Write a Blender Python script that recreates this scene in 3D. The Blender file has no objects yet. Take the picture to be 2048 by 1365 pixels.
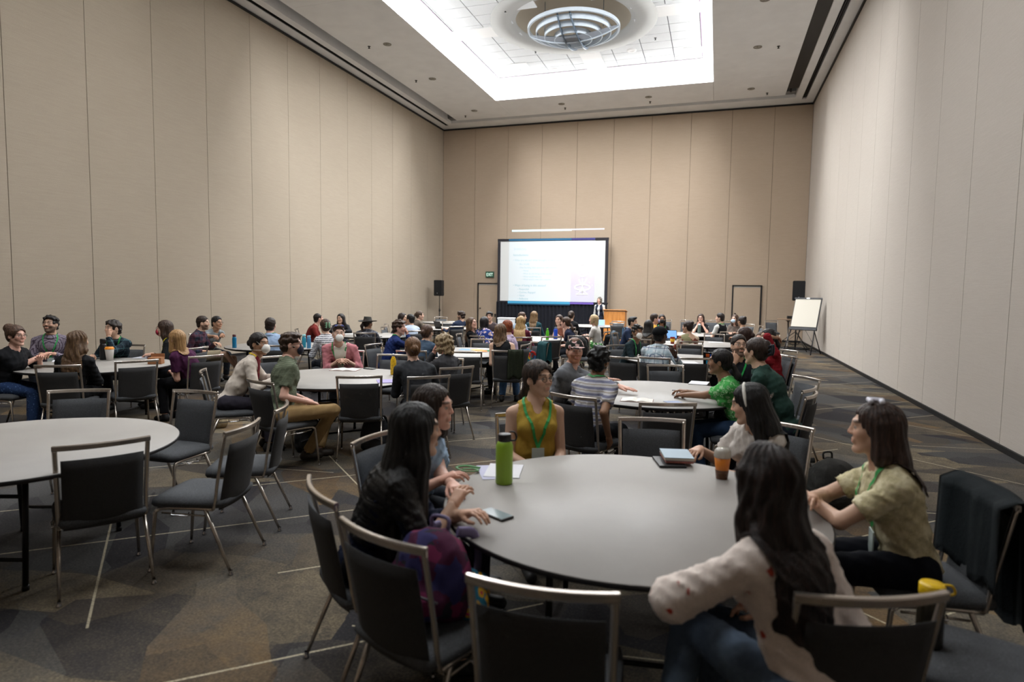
import bpy, bmesh, math, random
import numpy as np
from mathutils import Vector, Matrix
random.seed(7); np.random.seed(7)
SC = bpy.context.scene
COL = SC.collection
PI = math.pi
# ---------------------------------------------------------------- camera, light, exposure
CAM_H = 1.77
D, XL, XR, Z = 26.767, -12.135, 3.253, 9.186          # end wall, left wall, right wall, ceiling height
YB = -7.0                                              # wall behind the camera
def camera():
    F, yaw, pitch, roll = 1250.66, .3144, .076, .0141
    cy, sy, cp, sp = math.cos(yaw), math.sin(yaw), math.cos(pitch), math.sin(pitch)
    f = Vector((-sy*cp, cy*cp, -sp)); r = Vector((cy, sy, 0)); u = r.cross(f)
    cr, sr = math.cos(roll), math.sin(roll)
    r2, u2 = r*cr + u*sr, -r*sr + u*cr
    cd = bpy.data.cameras.new('camera'); co = bpy.data.objects.new('camera', cd); COL.objects.link(co)
    m = Matrix((r2, u2, -f)).transposed().to_4x4(); m.translation = (0, 0, CAM_H); co.matrix_world = m
    cd.sensor_width = 36; cd.lens = F/2048*36; cd.clip_start = .05; cd.clip_end = 100
    cd.dof.use_dof = True; cd.dof.focus_distance = 8.2; cd.dof.aperture_fstop = 1.7
    SC.camera = co
camera()
w = bpy.data.worlds.new('world'); SC.world = w; w.use_nodes = True
w.node_tree.nodes['Background'].inputs[0].default_value = (.8, .85, 1, 1)
w.node_tree.nodes['Background'].inputs[1].default_value = .03
SC.view_settings.view_transform = 'Standard'; SC.view_settings.look = 'None'
SC.view_settings.gamma = 1; SC.view_settings.use_curve_mapping = False
SC.view_settings.exposure = 0.0
SC.cycles.use_denoising = True
SC.cycles.use_adaptive_sampling = True; SC.cycles.adaptive_threshold = .03; SC.cycles.adaptive_min_samples = 16
SC.cycles.max_bounces = 8; SC.cycles.diffuse_bounces = 4; SC.cycles.glossy_bounces = 3
SC.cycles.transmission_bounces = 4; SC.cycles.transparent_max_bounces = 6
SC.cycles.sample_clamp_indirect = 6
# two lit ceiling coves: the one in view, and the next bay of the same ceiling nearer the camera
CX, CY0, CW, CL = -4.38, 18.87, 8.0, 8.9
BAYS = [(CY0, 1.0), (CY0-12.4, .26)]
def area(name, loc, rot, sx, sy, power, col=(.965, .985, 1), spread=PI):
    l = bpy.data.lights.new(name, 'AREA'); l.shape = 'RECTANGLE'; l.size = sx; l.size_y = sy
    l.energy = power; l.color = col; l.spread = spread
    o = bpy.data.objects.new(name, l); COL.objects.link(o); o.location = loc; o.rotation_euler = rot
    return o
ZR = Z+.72                                             # raised ceiling inside a cove
for cy, k in BAYS:
    # luminous border of the raised ceiling, shining down
    P = 1040*k
    area('cove_border_light', (CX-CW/2+.05, cy, ZR-.03), (0, 0, 0), .5, CL-.2, P*CL/CW)
    area('cove_border_light', (CX+CW/2-.05, cy, ZR-.03), (0, 0, 0), .5, CL-.2, P*CL/CW)
    area('cove_border_light', (CX, cy-CL/2+.05, ZR-.03), (0, 0, 0), CW-.6, .5, P)
    area('cove_border_light', (CX, cy+CL/2-.05, ZR-.03), (0, 0, 0), CW-.6, .5, P)
    # soft uplight on the ceiling inside the cove
    area('cove_uplight', (CX, cy, Z+.2), (PI, 0, 0), CW-.4, CL-.4, 80*k)

# ---------------------------------------------------------------- materials
def srgb(c):
    if isinstance(c, str):
        c = c.lstrip('#'); c = [int(c[i:i+2], 16)/255 for i in (0, 2, 4)]
    return tuple((x/12.92 if x <= .04045 else ((x+.055)/1.055)**2.4) for x in c) + (1,)
class NT:
    def __init__(s, name):
        s.m = bpy.data.materials.new(name); s.m.use_nodes = True
        s.t = s.m.node_tree; s.b = s.t.nodes['Principled BSDF']
    def n(s, typ, **kw):
        nd = s.t.nodes.new(typ)
        for k, v in kw.items():
            if k in nd.inputs.keys() if isinstance(k, str) else False: nd.inputs[k].default_value = v
            else: setattr(nd, k, v)
        return nd
    def l(s, a, b): s.t.links.new(a, b)
    def ramp(s, fac, stops, interp='LINEAR'):
        r = s.n('ShaderNodeValToRGB'); r.color_ramp.interpolation = interp
        e = r.color_ramp.elements
        while len(e) < len(stops): e.new(.5)
        for el, (p, c) in zip(e, stops): el.position = p; el.color = c if len(c) == 4 else (*c, 1)
        s.l(fac, r.inputs[0]); return r.outputs[0]
    def mix(s, fac, a, b, mode='MIX'):
        m = s.n('ShaderNodeMix', data_type='RGBA', blend_type=mode)
        if isinstance(fac, (int, float)): m.inputs[0].default_value = fac
        else: s.l(fac, m.inputs[0])
        for i, v in ((6, a), (7, b)):
            if isinstance(v, tuple): m.inputs[i].default_value = v
            else: s.l(v, m.inputs[i])
        return m.outputs[2]
    def math(s, op, a, b=None, clamp=False):
        m = s.n('ShaderNodeMath', operation=op, use_clamp=clamp)
        for i, v in enumerate((a, b)):
            if v is None: continue
            if isinstance(v, (int, float)): m.inputs[i].default_value = v
            else: s.l(v, m.inputs[i])
        return m.outputs[0]
    def bump(s, h, st=.3, dist=.01):
        b = s.n('ShaderNodeBump'); b.inputs['Strength'].default_value = st; b.inputs['Distance'].default_value = dist
        s.l(h, b.inputs['Height']); s.l(b.outputs[0], s.b.inputs['Normal'])
    def coord(s, scale=(1, 1, 1), rot=(0, 0, 0), kind='Object'):
        t = s.n('ShaderNodeTexCoord'); mp = s.n('ShaderNodeMapping')
        mp.inputs['Scale'].default_value = scale; mp.inputs['Rotation'].default_value = rot
        s.l(t.outputs[kind], mp.inputs[0]); return mp.outputs[0]
    def noise(s, vec, scale=5, detail=3, rough=.55):
        n = s.n('ShaderNodeTexNoise'); n.inputs['Scale'].default_value = scale; n.inputs['Detail'].default_value = detail
        n.inputs['Roughness'].default_value = rough; s.l(vec, n.inputs['Vector']); return n
_M = {}
def mat(name, col, rough=.6, metal=0., spec=.5, fleck=.0, fscale=200, bump=0., emit=0., alpha=1., trans=0., coat=0.):
    if name in _M: return _M[name]
    N = NT(name); c = srgb(col)
    N.b.inputs['Base Color'].default_value = c; N.b.inputs['Roughness'].default_value = rough
    N.b.inputs['Metallic'].default_value = metal; N.b.inputs['Specular IOR Level'].default_value = spec
    if fleck or bump:
        v = N.coord(); ns = N.noise(v, fscale, 2)
        if fleck:
            lo = tuple(x*(1-fleck) for x in c[:3])+(1,); hi = tuple(min(1, x*(1+fleck)) for x in c[:3])+(1,)
            N.l(N.ramp(ns.outputs[0], [(.3, lo), (.7, hi)]), N.b.inputs['Base Color'])
        if bump: N.bump(ns.outputs[0], bump, .004)
    if emit:
        N.b.inputs['Emission Color'].default_value = c; N.b.inputs['Emission Strength'].default_value = emit
    if trans: N.b.inputs['Transmission Weight'].default_value = trans
    if coat: N.b.inputs['Coat Weight'].default_value = coat
    _M[name] = N.m; return N.m
# ---------------------------------------------------------------- mesh helpers
def link(name, me, m=None, parent=None, smooth=False):
    o = bpy.data.objects.new(name, me); COL.objects.link(o)
    if m is not None:
        for mm in (m if isinstance(m, (list, tuple)) else [m]): me.materials.append(mm)
    if parent is not None: o.parent = parent
    if smooth: me.polygons.foreach_set('use_smooth', [True]*len(me.polygons))
    return o
def obj(name, bm, m=None, parent=None, smooth=False):
    me = bpy.data.meshes.new(name); bm.to_mesh(me); bm.free()
    return link(name, me, m, parent, smooth)
def tag(o, label=None, cat=None, group=None, kind=None):
    if label: o['label'] = label
    if cat: o['category'] = cat
    if group: o['group'] = group
    if kind: o['kind'] = kind
    return o
def empty(name, loc=(0, 0, 0), rz=0, label=None, cat=None, group=None):
    o = bpy.data.objects.new(name, None); COL.objects.link(o); o.location = loc; o.rotation_euler = (0, 0, rz)
    o.empty_display_size = .1
    return tag(o, label, cat, group)
def BM(): return bmesh.new()
def box(bm, c, s, M=None, bev=0, mi=0):
    r = bmesh.ops.create_cube(bm, size=1); vs = r['verts']
    for v in vs: v.co = Vector((v.co.x*s[0], v.co.y*s[1], v.co.z*s[2])) + Vector(c)
    es = {e for v in vs for e in v.link_edges}
    if bev:
        rr = bmesh.ops.bevel(bm, geom=list(es), offset=bev, segments=2, affect='EDGES', profile=.5)
        vs = [v for v in {v for f in rr['faces'] for v in f.verts} | {v for v in vs if v.is_valid}]
    if M is not None: bmesh.ops.transform(bm, matrix=M, verts=list(vs))
    if mi:
        for v in vs:
            for f in v.link_faces: f.material_index = mi
    return vs
def bxo(name, c, s, m, parent=None, bev=0):
    b = BM(); box(b, c, s, bev=bev); return obj(name, b, m, parent)
def lathe(bm, prof, n=24, c=(0, 0, 0), mi=0, cap=True):
    rings = []
    for r, z in prof:
        rings.append([bm.verts.new((c[0]+r*math.cos(2*PI*i/n), c[1]+r*math.sin(2*PI*i/n), c[2]+z)) for i in range(n)])
    for a, b_ in zip(rings, rings[1:]):
        for i in range(n):
            f = bm.faces.new((a[i], a[(i+1) % n], b_[(i+1) % n], b_[i])); f.smooth = True; f.material_index = mi
    if cap:
        for rg, rev in ((rings[0], True), (rings[-1], False)):
            f = bm.faces.new(rg[::-1] if rev else rg); f.material_index = mi
def lerp(a, b, t): return a+(b-a)*t
def tube(bm, pts, r, n=8, cap=True, rs=None, flat=1.0, up=None, sq=0):
    """swept tube through pts; r radius; flat squashes one axis"""
    pts = [Vector(p) for p in pts]; rings = []
    prev = None
    for i, p in enumerate(pts):
        d = (pts[min(i+1, len(pts)-1)]-pts[max(i-1, 0)]).normalized()
        if prev is None:
            a = Vector(up) if up is not None else (Vector((0, 0, 1)) if abs(d.z) < .9 else Vector((1, 0, 0)))
            x = d.cross(a).normalized()
        else:
            x = (prev - d*prev.dot(d)).normalized()
        prev = x; y = d.cross(x).normalized(); rr = rs[i] if rs else r
        def se(v): return math.copysign(abs(v)**(1-sq), v)
        rings.append([bm.verts.new(p + x*(se(math.cos(2*PI*(k+.5*(sq > 0))/n))*rr) + y*(se(math.sin(2*PI*(k+.5*(sq > 0))/n))*rr*flat)) for k in range(n)])
    for a, b_ in zip(rings, rings[1:]):
        for k in range(n):
            f = bm.faces.new((a[k], a[(k+1) % n], b_[(k+1) % n], b_[k])); f.smooth = sq == 0
    if cap:
        bm.faces.new(rings[0][::-1]); bm.faces.new(rings[-1])
def smooth_path(pts, n=6):
    """Catmull-Rom"""
    P = [Vector(p) for p in pts]; P = [P[0]*2-P[1]]+P+[P[-1]*2-P[-2]]; out = []
    for i in range(1, len(P)-2):
        for k in range(n):
            t = k/n; a, b_, c, d = P[i-1:i+3]
            out.append(.5*((2*b_)+(c-a)*t+(2*a-5*b_+4*c-d)*t*t+(3*b_-a-3*c+d)*t**3))
    out.append(P[-2]); return out
def copy_tree(o, parent=None):
    c = o.copy(); COL.objects.link(c)
    if parent is not None: c.parent = parent
    for ch in o.children: copy_tree(ch, c)
    return c
def text_obj(name, s, size, m, parent, M, extrude=.001, align='LEFT'):
    cu = bpy.data.curves.new(name, 'FONT'); cu.body = s; cu.size = size; cu.extrude = extrude; cu.align_x = align
    cu.resolution_u = 2
    to = bpy.data.objects.new(name, cu)
    COL.objects.link(to); dg = bpy.context.evaluated_depsgraph_get(); dg.update()
    me = bpy.data.meshes.new_from_object(to.evaluated_get(dg)); bpy.data.objects.remove(to); bpy.data.curves.remove(cu)
    me.name = name; o = link(name, me, m, parent); o.matrix_local = M
    return o

# ---------------------------------------------------------------- room shell
def wall_mat(name, base, dark):
    N = NT(name); v = N.coord((1, 1, 1))
    st = N.coord((1, 1, 26)); n1 = N.noise(st, 3.0, 4, .6)
    fn = N.coord((1, 1, 5)); n3 = N.noise(fn, 45, 2, .6)
    n2 = N.noise(v, .35, 3, .6)
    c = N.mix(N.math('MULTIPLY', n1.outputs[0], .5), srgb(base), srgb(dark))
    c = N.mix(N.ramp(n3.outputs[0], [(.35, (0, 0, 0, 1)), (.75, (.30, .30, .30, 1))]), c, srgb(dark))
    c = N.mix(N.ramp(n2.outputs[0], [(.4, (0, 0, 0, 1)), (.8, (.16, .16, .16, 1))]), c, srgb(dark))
    N.l(c, N.b.inputs['Base Color']); N.b.inputs['Roughness'].default_value = .92; N.b.inputs['Specular IOR Level'].default_value = .15
    N.bump(n1.outputs[0], .25, .004); return N.m
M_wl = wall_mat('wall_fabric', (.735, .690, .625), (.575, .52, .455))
M_wb = wall_mat('wall_fabric_end_dimmed', (.725, .655, .58), (.585, .515, .44))  # same fabric; the end wall's dimmer, warmer light is put into this colour
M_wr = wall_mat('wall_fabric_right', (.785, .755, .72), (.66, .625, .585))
M_gap = mat('joint_backing_dark', (.17, .14, .12), .9)  # dark backing slab that shows in the panel joints
M_black = mat('black_trim', (.055, .055, .065), .5)
M_ceil = mat('ceiling_paint', (.945, .95, .955), .85, fleck=.03, fscale=2)
M_white = mat('cove_white', (.93, .93, .93), .8)
M_tile = mat('ceiling_tile_white', (.86, .87, .88), .9, fleck=.04, fscale=60)
def carpet_mat():
    N = NT('carpet'); b = N.b
    # two crossing sets of shards: voronoi cells stretched along diagonals
    def shards(rot, sx, sy, sc, seed):
        t = N.n('ShaderNodeTexCoord'); mp = N.n('ShaderNodeMapping')
        mp.inputs['Location'].default_value = (seed, seed*1.7, 0)
        mp.inputs['Rotation'].default_value = (0, 0, rot); N.l(t.outputs['Object'], mp.inputs[0])
        m2 = N.n('ShaderNodeMapping'); m2.inputs['Scale'].default_value = (sx, sy, 1); N.l(mp.outputs[0], m2.inputs[0])
        vo = N.n('ShaderNodeTexVoronoi', voronoi_dimensions='2D', feature='F1', distance='MANHATTAN'); vo.inputs['Scale'].default_value = sc
        vo.inputs['Randomness'].default_value = .85
        N.l(m2.outputs[0], vo.inputs['Vector'])
        sep = N.n('ShaderNodeSeparateColor'); N.l(vo.outputs['Color'], sep.inputs[0])
        # gradient across a cell
        sub = N.n('ShaderNodeVectorMath', operation='SUBTRACT'); N.l(m2.outputs[0], sub.inputs[0]); N.l(vo.outputs['Position'], sub.inputs[1])
        sx_ = N.n('ShaderNodeSeparateXYZ'); N.l(sub.outputs[0], sx_.inputs[0])
        g = N.math('ADD', N.math('MULTIPLY', sx_.outputs[0], .9), .5)
        return sep, g
    v = N.coord(); fine = N.noise(v, 70, 3, .75); mid = N.noise(v, 7, 4, .7); big = N.noise(v, .9, 3, .6)
    s1, g1 = shards(math.radians(47), .75, 1.9, 1.25, 3.1)
    s2, g2 = shards(math.radians(-12), .6, 2.0, 1.2, 9.7)
    s3, g3 = shards(math.radians(95), 1.0, 1.6, 1.1, 21.3)
    dark = srgb((.205, .20, .21)); slate = srgb((.295, .292, .29)); brown = srgb((.295, .27, .245)); tan = srgb((.52, .47, .375)); ochre = srgb((.48, .385, .26))
    c = N.mix(N.ramp(s1.outputs[0], [(.35, (0, 0, 0, 1)), (.65, (1, 1, 1, 1))]), dark, slate)
    c = N.mix(N.ramp(s3.outputs[1], [(.55, (0, 0, 0, 1)), (.8, (.8, .8, .8, 1))]), c, brown)
    ft = N.math('MULTIPLY', N.ramp(s2.outputs[2], [(.42, (0, 0, 0, 1)), (.50, (1, 1, 1, 1))]), g2, True)
    ft = N.math('MULTIPLY', ft, N.ramp(mid.outputs[0], [(.25, (.2, .2, .2, 1)), (.65, (1, 1, 1, 1))]))
    ft = N.math('MULTIPLY', ft, N.ramp(fine.outputs[0], [(.30, (.45, .45, .45, 1)), (.6, (1, 1, 1, 1))]))
    c = N.mix(ft, c, tan)
    fo = N.math('MULTIPLY', N.ramp(s1.outputs[2], [(.80, (0, 0, 0, 1)), (.83, (.9, .9, .9, 1))]), g1, True)
    fo = N.math('MULTIPLY', fo, N.ramp(mid.outputs[0], [(.3, (.3, .3, .3, 1)), (.6, (.95, .95, .95, 1))]))
    c = N.mix(fo, c, ochre)
    c = N.mix(N.ramp(fine.outputs[0], [(.3, (.45, .45, .45, 1)), (.62, (0, 0, 0, 1))]), c, tuple(x*.4 for x in dark[:3])+(1,))
    c = N.mix(N.ramp(fine.outputs[0], [(.55, (0, 0, 0, 1)), (.8, (.24, .24, .24, 1))]), c, tan)
    # thin pale lines on the diagonals
    def lines(ang, period, off, width, gate):
        t = N.n('ShaderNodeTexCoord'); mp = N.n('ShaderNodeMapping'); mp.inputs['Rotation'].default_value = (0, 0, ang)
        N.l(t.outputs['Object'], mp.inputs[0]); sx_ = N.n('ShaderNodeSeparateXYZ'); N.l(mp.outputs[0], sx_.inputs[0])
        y = N.math('ADD', sx_.outputs[1], off); fr = N.math('ABSOLUTE', N.math('SUBTRACT', N.math('FLOORED_MODULO', y, period), period/2))
        ln = N.math('LESS_THAN', fr, width)
        # each line is broken into stretches
        idx = N.math('FLOOR', N.math('DIVIDE', y, period)); seg = N.math('FLOOR', N.math('DIVIDE', N.math('ADD', sx_.outputs[0], N.math('MULTIPLY', idx, 1.37)), 1.9))
        cb = N.n('ShaderNodeCombineXYZ'); N.l(idx, cb.inputs[0]); N.l(seg, cb.inputs[1])
        wn = N.n('ShaderNodeTexWhiteNoise', noise_dimensions='2D'); N.l(cb.outputs[0], wn.inputs[0])
        return N.math('MULTIPLY', ln, N.math('GREATER_THAN', wn.outputs[0], gate))
    ls = N.math('MAXIMUM', lines(math.radians(-42), .98, .35, .007, .5), lines(math.radians(-137), 1.9, .55, .007, .5))
    ls = N.math('MAXIMUM', ls, lines(math.radians(-8), 2.6, .9, .006, .72))
    ls = N.math('MULTIPLY', ls, N.ramp(fine.outputs[0], [(.35, (.35, .35, .35, 1)), (.55, (.85, .85, .85, 1))]))
    c = N.mix(ls, c, srgb((.74, .70, .60)))
    N.l(c, b.inputs['Base Color']); b.inputs['Roughness'].default_value = .95; b.inputs['Specular IOR Level'].default_value = .1
    N.bump(fine.outputs[0], .5, .004)
    return N.m
fl = bxo('floor', ((XL+XR)/2, (D+YB)/2, -.1), (XR-XL+.6, D-YB+.6, .2), carpet_mat()); tag(fl, kind='structure')
PW = 1.558
def wall(name, axis, pos, a0, a1, joints, m, out):
    """backing slab with separate upholstered panels standing 2 cm proud, 1.2 cm joints"""
    T = .25
    c = lambda mid, off, z: (pos+off, mid, z) if axis == 'x' else (mid, pos+off, z)
    s = lambda t, l, h: (t, l, h) if axis == 'x' else (l, t, h)
    back = bxo(name, c((a0+a1)/2, out*(T/2+.03), Z/2), s(T, a1-a0, Z), M_gap); tag(back, kind='structure')
    js = [a0]+[j for j in joints if a0 < j < a1]+[a1]
    for p, q in zip(js, js[1:]):
        if q-p < .03: continue
        g = .005
        bxo('panel', c((p+q)/2, out*.015, (Z-.06+.07)/2), s(.03, q-p-2*g, Z-.06-.07), m, back, bev=.004)
    return back
yl = [D-1.62-PW*i for i in range(-1, 24)][::-1]
yl = [y for y in yl if y < D-.2]
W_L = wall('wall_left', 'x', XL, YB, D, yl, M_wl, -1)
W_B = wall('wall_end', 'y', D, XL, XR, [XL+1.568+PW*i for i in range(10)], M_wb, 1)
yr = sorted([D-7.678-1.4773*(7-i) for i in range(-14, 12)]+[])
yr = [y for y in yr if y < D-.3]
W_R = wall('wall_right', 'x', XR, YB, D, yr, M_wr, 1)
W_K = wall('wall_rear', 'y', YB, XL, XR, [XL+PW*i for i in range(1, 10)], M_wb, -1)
for nm, c, s in (('baseboard_right', (XR-.012, (D+YB)/2, .035), (.024, D-YB, .07)), ('baseboard_left', (XL+.012, (D+YB)/2, .035), (.024, D-YB, .07)),
                 ('baseboard_end', ((XL+XR)/2, D-.012, .035), (XR-XL, .024, .07))):
    tag(bxo(nm, c, s, M_black), kind='structure')
for i, (c, s) in enumerate((((XR-.02, (D+YB)/2, Z-.04), (.06, D-YB, .05)), ((XL+.02, (D+YB)/2, Z-.04), (.06, D-YB, .05)), (((XL+XR)/2, D-.02, Z-.04), (XR-XL, .06, .05)))):
    tag(bxo('trim_%d' % (i+1), c, s, M_black), kind='structure')
# doors in the end wall: narrow leaf let into the panels behind a black frame
def door(n, x0, x1, lab):
    r = empty('door_%d' % n, ((x0+x1)/2, D-.03, 0)); tag(r, kind='structure'); w_ = x1-x0; h = 2.21
    for sx in (-1, 1): bxo('frame_jamb', (sx*w_/2, -.01, h/2), (.05, .05, h), M_black, r)
    bxo('frame_head', (0, -.01, h), (w_+.05, .05, .045), M_black, r)
    bxo('door_leaf', (0, -.012, (h-.08)/2+.01), (w_-.07, .03, h-.10), M_wb, r)
    b = BM(); box(b, (0, -.02, h-.055), (w_-.08, .012, .03)); obj('closer_strip', b, mat('strip_grey', (.62, .62, .6), .4), r)
    b = BM(); lathe(b, [(.0, 0), (.03, .0), (.035, .02), (.02, .05), (0, .05)], 12)
    k = obj('knob', b, mat('knob_bronze', (.12, .10, .09), .4, .6), r); k.rotation_euler = (PI/2, 0, 0); k.location = (-w_/2+.12, -.03, 1.08)
door(1, .61, 1.68, ''); door(2, -10.35, -9.28, '')
# exit sign
ex = empty('exit_sign', (-9.785, D-.03, 2.61), 0, 'green illuminated exit sign on the end wall beside the projection screen', 'sign')
bxo('housing', (0, -.02, 0), (.40, .05, .27), mat('sign_housing', (.35, .42, .38), .5), ex, .008)
bxo('face', (0, -.048, 0), (.36, .008, .23), mat('exit_green', (.03, .30, .20), .5, emit=.15), ex)
text_obj('lettering', 'EXIT', .21, mat('exit_white', (.9, 1, .95), .5, emit=.7), ex, Matrix.Translation((0, -.054, -.075)) @ Matrix.Rotation(PI/2, 4, 'X') @ Matrix.Diagonal((.72, 1, 1, 1)), .002, 'CENTER')
# ---------------------------------------------------------------- ceiling
def slab(bm, x0, x1, y0, y1, z0, z1): box(bm, ((x0+x1)/2, (y0+y1)/2, (z0+z1)/2), (x1-x0, y1-y0, z1-z0))
XM0, XM1, YM1 = -10.94, 2.13, 25.55       # edges of the main ceiling field
cl = BM(); T0, T1 = Z, Z+.14
xa, xb = CX-CW/2, CX+CW/2
ys = []
for cy, k in BAYS: ys.append((cy-CL/2, cy+CL/2))
ceil = empty('ceiling', (0, 0, 0)); tag(ceil, kind='structure')
xs_ = [XM0, xa, xb, XM1]; cuts = sorted([YB-.3]+[v for p in ys for v in p]+[YM1])
for i, (p, q) in enumerate(zip(cuts, cuts[1:])):
    openbay = any(abs(p-a) < 1e-6 and abs(q-b_) < 1e-6 for a, b_ in ys)
    for j in range(3):
        if openbay and j == 1: continue
        b = BM(); slab(b, xs_[j]+.004, xs_[j+1]-.004, p+.004, q-.004, T0, T1); obj('ceiling_panel', b, M_ceil, ceil)
# perimeter: raised slot, air slot, edge strip on the left and the right, end strip
b = BM()
for (x0, x1, z0) in ((XL-.3, -11.77, Z+.0), (-11.62, -11.38, Z+.0), (2.92, XR+.3, Z), (2.52, 2.76, Z)): slab(b, x0, x1, YB-.3, D+.3, z0, z0+.3)
slab(b, -11.379, 2.519, YM1+.35, D+.3, Z, Z+.3); slab(b, -11.769, -11.621, D-.55, D+.3, Z, Z+.3); slab(b, 2.761, 2.919, D-.55, D+.3, Z, Z+.3)
obj('edge_strip', b, M_ceil, ceil)
b = BM(); slab(b, -11.42, -10.9, YB-.3, YM1+.4, Z+.32, Z+.4); slab(b, -11.42, 2.56, YM1-.02, YM1+.4, Z+.12, Z+.4)
slab(b, 2.48, 2.54, YM1-.6, YM1+.4, Z+.1, Z+.4); obj('slot_lining', b, mat('slot_grey', (.50, .50, .50), .85), ceil)
b = BM(); slab(b, -11.80, -11.6, YB-.3, D-.6, Z+.05, Z+.2); slab(b, 2.74, 2.94, YB-.3, D-.6, Z+.05, Z+.2)
slab(b, 2.1, 2.54, YB-.3, YM1-.6, Z+.05, Z+.5)
obj('dark_slot', b, M_black, ceil)
b = BM()
for xx in (-11.70, 2.83):
    for dx in (-.03, .03): slab(b, xx+dx-.004, xx+dx+.004, YB, D-.6, Z, Z+.05)
obj('air_diffuser_vane', b, M_black, ceil)
b = BM(); slab(b, XL-.3, XR+.3, YB-.3, D+.3, Z+1.9, Z+2.0); obj('roof_deck', b, M_black, ceil)
for cy, kk in BAYS:
    y0, y1 = cy-CL/2, cy+CL/2; pk = .40
    b = BM()                                # upstand round the opening, pocket floor, pocket wall
    e = .13
    for (p, q, r_, s_) in ((xa-.03, xa, y0-.03, y1+.03), (xb, xb+.03, y0-.03, y1+.03), (xa, xb, y0-.03, y0), (xa, xb, y1, y1+.03)): slab(b, p, q, r_, s_, Z+.001, Z+e)
    obj('cove_lip', b, M_white, ceil)
    b = BM()
    for (p, q, r_, s_) in ((xa-pk, xa-.03, y0-pk, y1+pk), (xb+.03, xb+pk, y0-pk, y1+pk), (xa, xb, y0-pk, y0-.03), (xa, xb, y1+.03, y1+pk)): slab(b, p, q, r_, s_, Z+.141, Z+.16)
    for (p, q, r_, s_) in ((xa-pk-.05, xa-pk, y0-pk, y1+pk), (xb+pk, xb+pk+.05, y0-pk, y1+pk), (xa-pk, xb+pk, y0-pk-.05, y0-pk), (xa-pk, xb+pk, y1+pk, y1+pk+.05)): slab(b, p, q, r_, s_, Z+.14, ZR+.1)
    obj('cove_wall', b, M_white, ceil)
    # lamps on the ledge
    tb = mat('tube_glow', (1, .98, .95), .5, emit=9)
    for (p, q) in (((xa-.22, y0, Z+.2), (xa-.22, y1, Z+.2)), ((xb+.22, y0, Z+.2), (xb+.22, y1, Z+.2)), ((xa, y0-.22, Z+.2), (xb, y0-.22, Z+.2)), ((xa, y1+.22, Z+.2), (xb, y1+.22, Z+.2))):
        b = BM(); tube(b, [p, q], .018, 6); obj('cove_tube', b, tb, ceil)
    # raised ceiling: plaster border, cross bands, ring and four fields of lay-in tiles
    RX, RY, R1, R0, bw = CX-.02, cy+.13, 2.48, 1.86, .345
    fx0, fx1, fy0, fy1 = xa+.22, xb-.38, y0+.3, y1-.32
    b = BM()
    slab(b, xa-pk, fx0, y0-pk, y1+pk, ZR, ZR+.1); slab(b, fx1, xb+pk, y0-pk, y1+pk, ZR, ZR+.1)
    slab(b, fx0, fx1, y0-pk, fy0, ZR, ZR+.1); slab(b, fx0, fx1, fy1, y1+pk, ZR, ZR+.1)
    g = .004
    slab(b, fx0+g, RX-R1+.12, RY-bw, RY+bw, ZR-.001, ZR+.1); slab(b, RX+R1-.12, fx1-g, RY-bw, RY+bw, ZR-.001, ZR+.1)
    slab(b, RX-bw, RX+bw, fy0+g, RY-R1+.12, ZR-.001, ZR+.1); slab(b, RX-bw, RX+bw, RY+R1-.12, fy1-g, ZR-.001, ZR+.1)
    obj('plaster_band', b, M_white, ceil)
    b = BM(); n = 72
    prof = [(R1, .12), (R1, 0), (R0, -.0), (R0-.02, .05), (R0-.14, .05), (R0-.14, .12)]
    lathe(b, [(r_, z) for r_, z in prof], n, (RX, RY, ZR-.012), cap=False); obj('plaster_ring', b, mat('ring_paint', (.64, .64, .63), .9), ceil)
    b = BM(); pr = [(R0-.14, .10), (R0-.2, .35), (R0-.5, .62), (R0-1.0, .82), (.01, .9)]
    lathe(b, pr, 48, (RX, RY, ZR-.012), cap=False); dm = obj('dome', b, mat('dome_paint', (.62, .58, .52), .85), ceil)
    # tiles
    tw, tl = .98, .62; nt = 0
    tiles = []
    for (qx0, qx1) in ((fx0, RX-bw), (RX+bw, fx1)):
        for (qy0, qy1) in ((fy0, RY-bw), (RY+bw, fy1)):
            sx = 1 if qx0 > RX else -1
            xsn = []; x = qx0 if sx > 0 else qx1
            first = .42
            pos = [0, first]
            while pos[-1] < (qx1-qx0)-.02: pos.append(min(qx1-qx0, pos[-1]+tw))
            xsn = [(qx0+p_ if sx > 0 else qx1-p_) for p_ in pos]
            ysn = [qy0]
            while ysn[-1] < qy1-.02: ysn.append(min(qy1, ysn[-1]+tl))
            for a, c_ in zip(xsn, xsn[1:]):
                x0_, x1_ = min(a, c_), max(a, c_)
                for q0, q1 in zip(ysn, ysn[1:]):
                    cs = [(x0_, q0), (x1_, q0), (x0_, q1), (x1_, q1)]
                    if all(math.hypot(px-RX, py-RY) < R1-.05 for px, py in cs): continue
                    tiles.append((x0_, x1_, q0, q1))
    for (x0_, x1_, q0, q1) in tiles:
        b = BM(); slab(b, x0_+.014, x1_-.014, q0+.014, q1-.014, ZR+.02, ZR+.05); obj('ceiling_tile', b, M_tile, ceil)
    b = BM()
    slab(b, fx0, fx1, fy0, RY-R0-.06, ZR+.052, ZR+.06); slab(b, fx0, fx1, RY+R0+.06, fy1, ZR+.052, ZR+.06)
    slab(b, fx0, RX-R0-.06, RY-R0-.06, RY+R0+.06, ZR+.052, ZR+.06); slab(b, RX+R0+.06, fx1, RY-R0-.06, RY+R0+.06, ZR+.052, ZR+.06)
    obj('tile_grid_backing', b, mat('grid_backing', (.42, .42, .45), .8), ceil)
    b = BM(); w1 = .035
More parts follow.
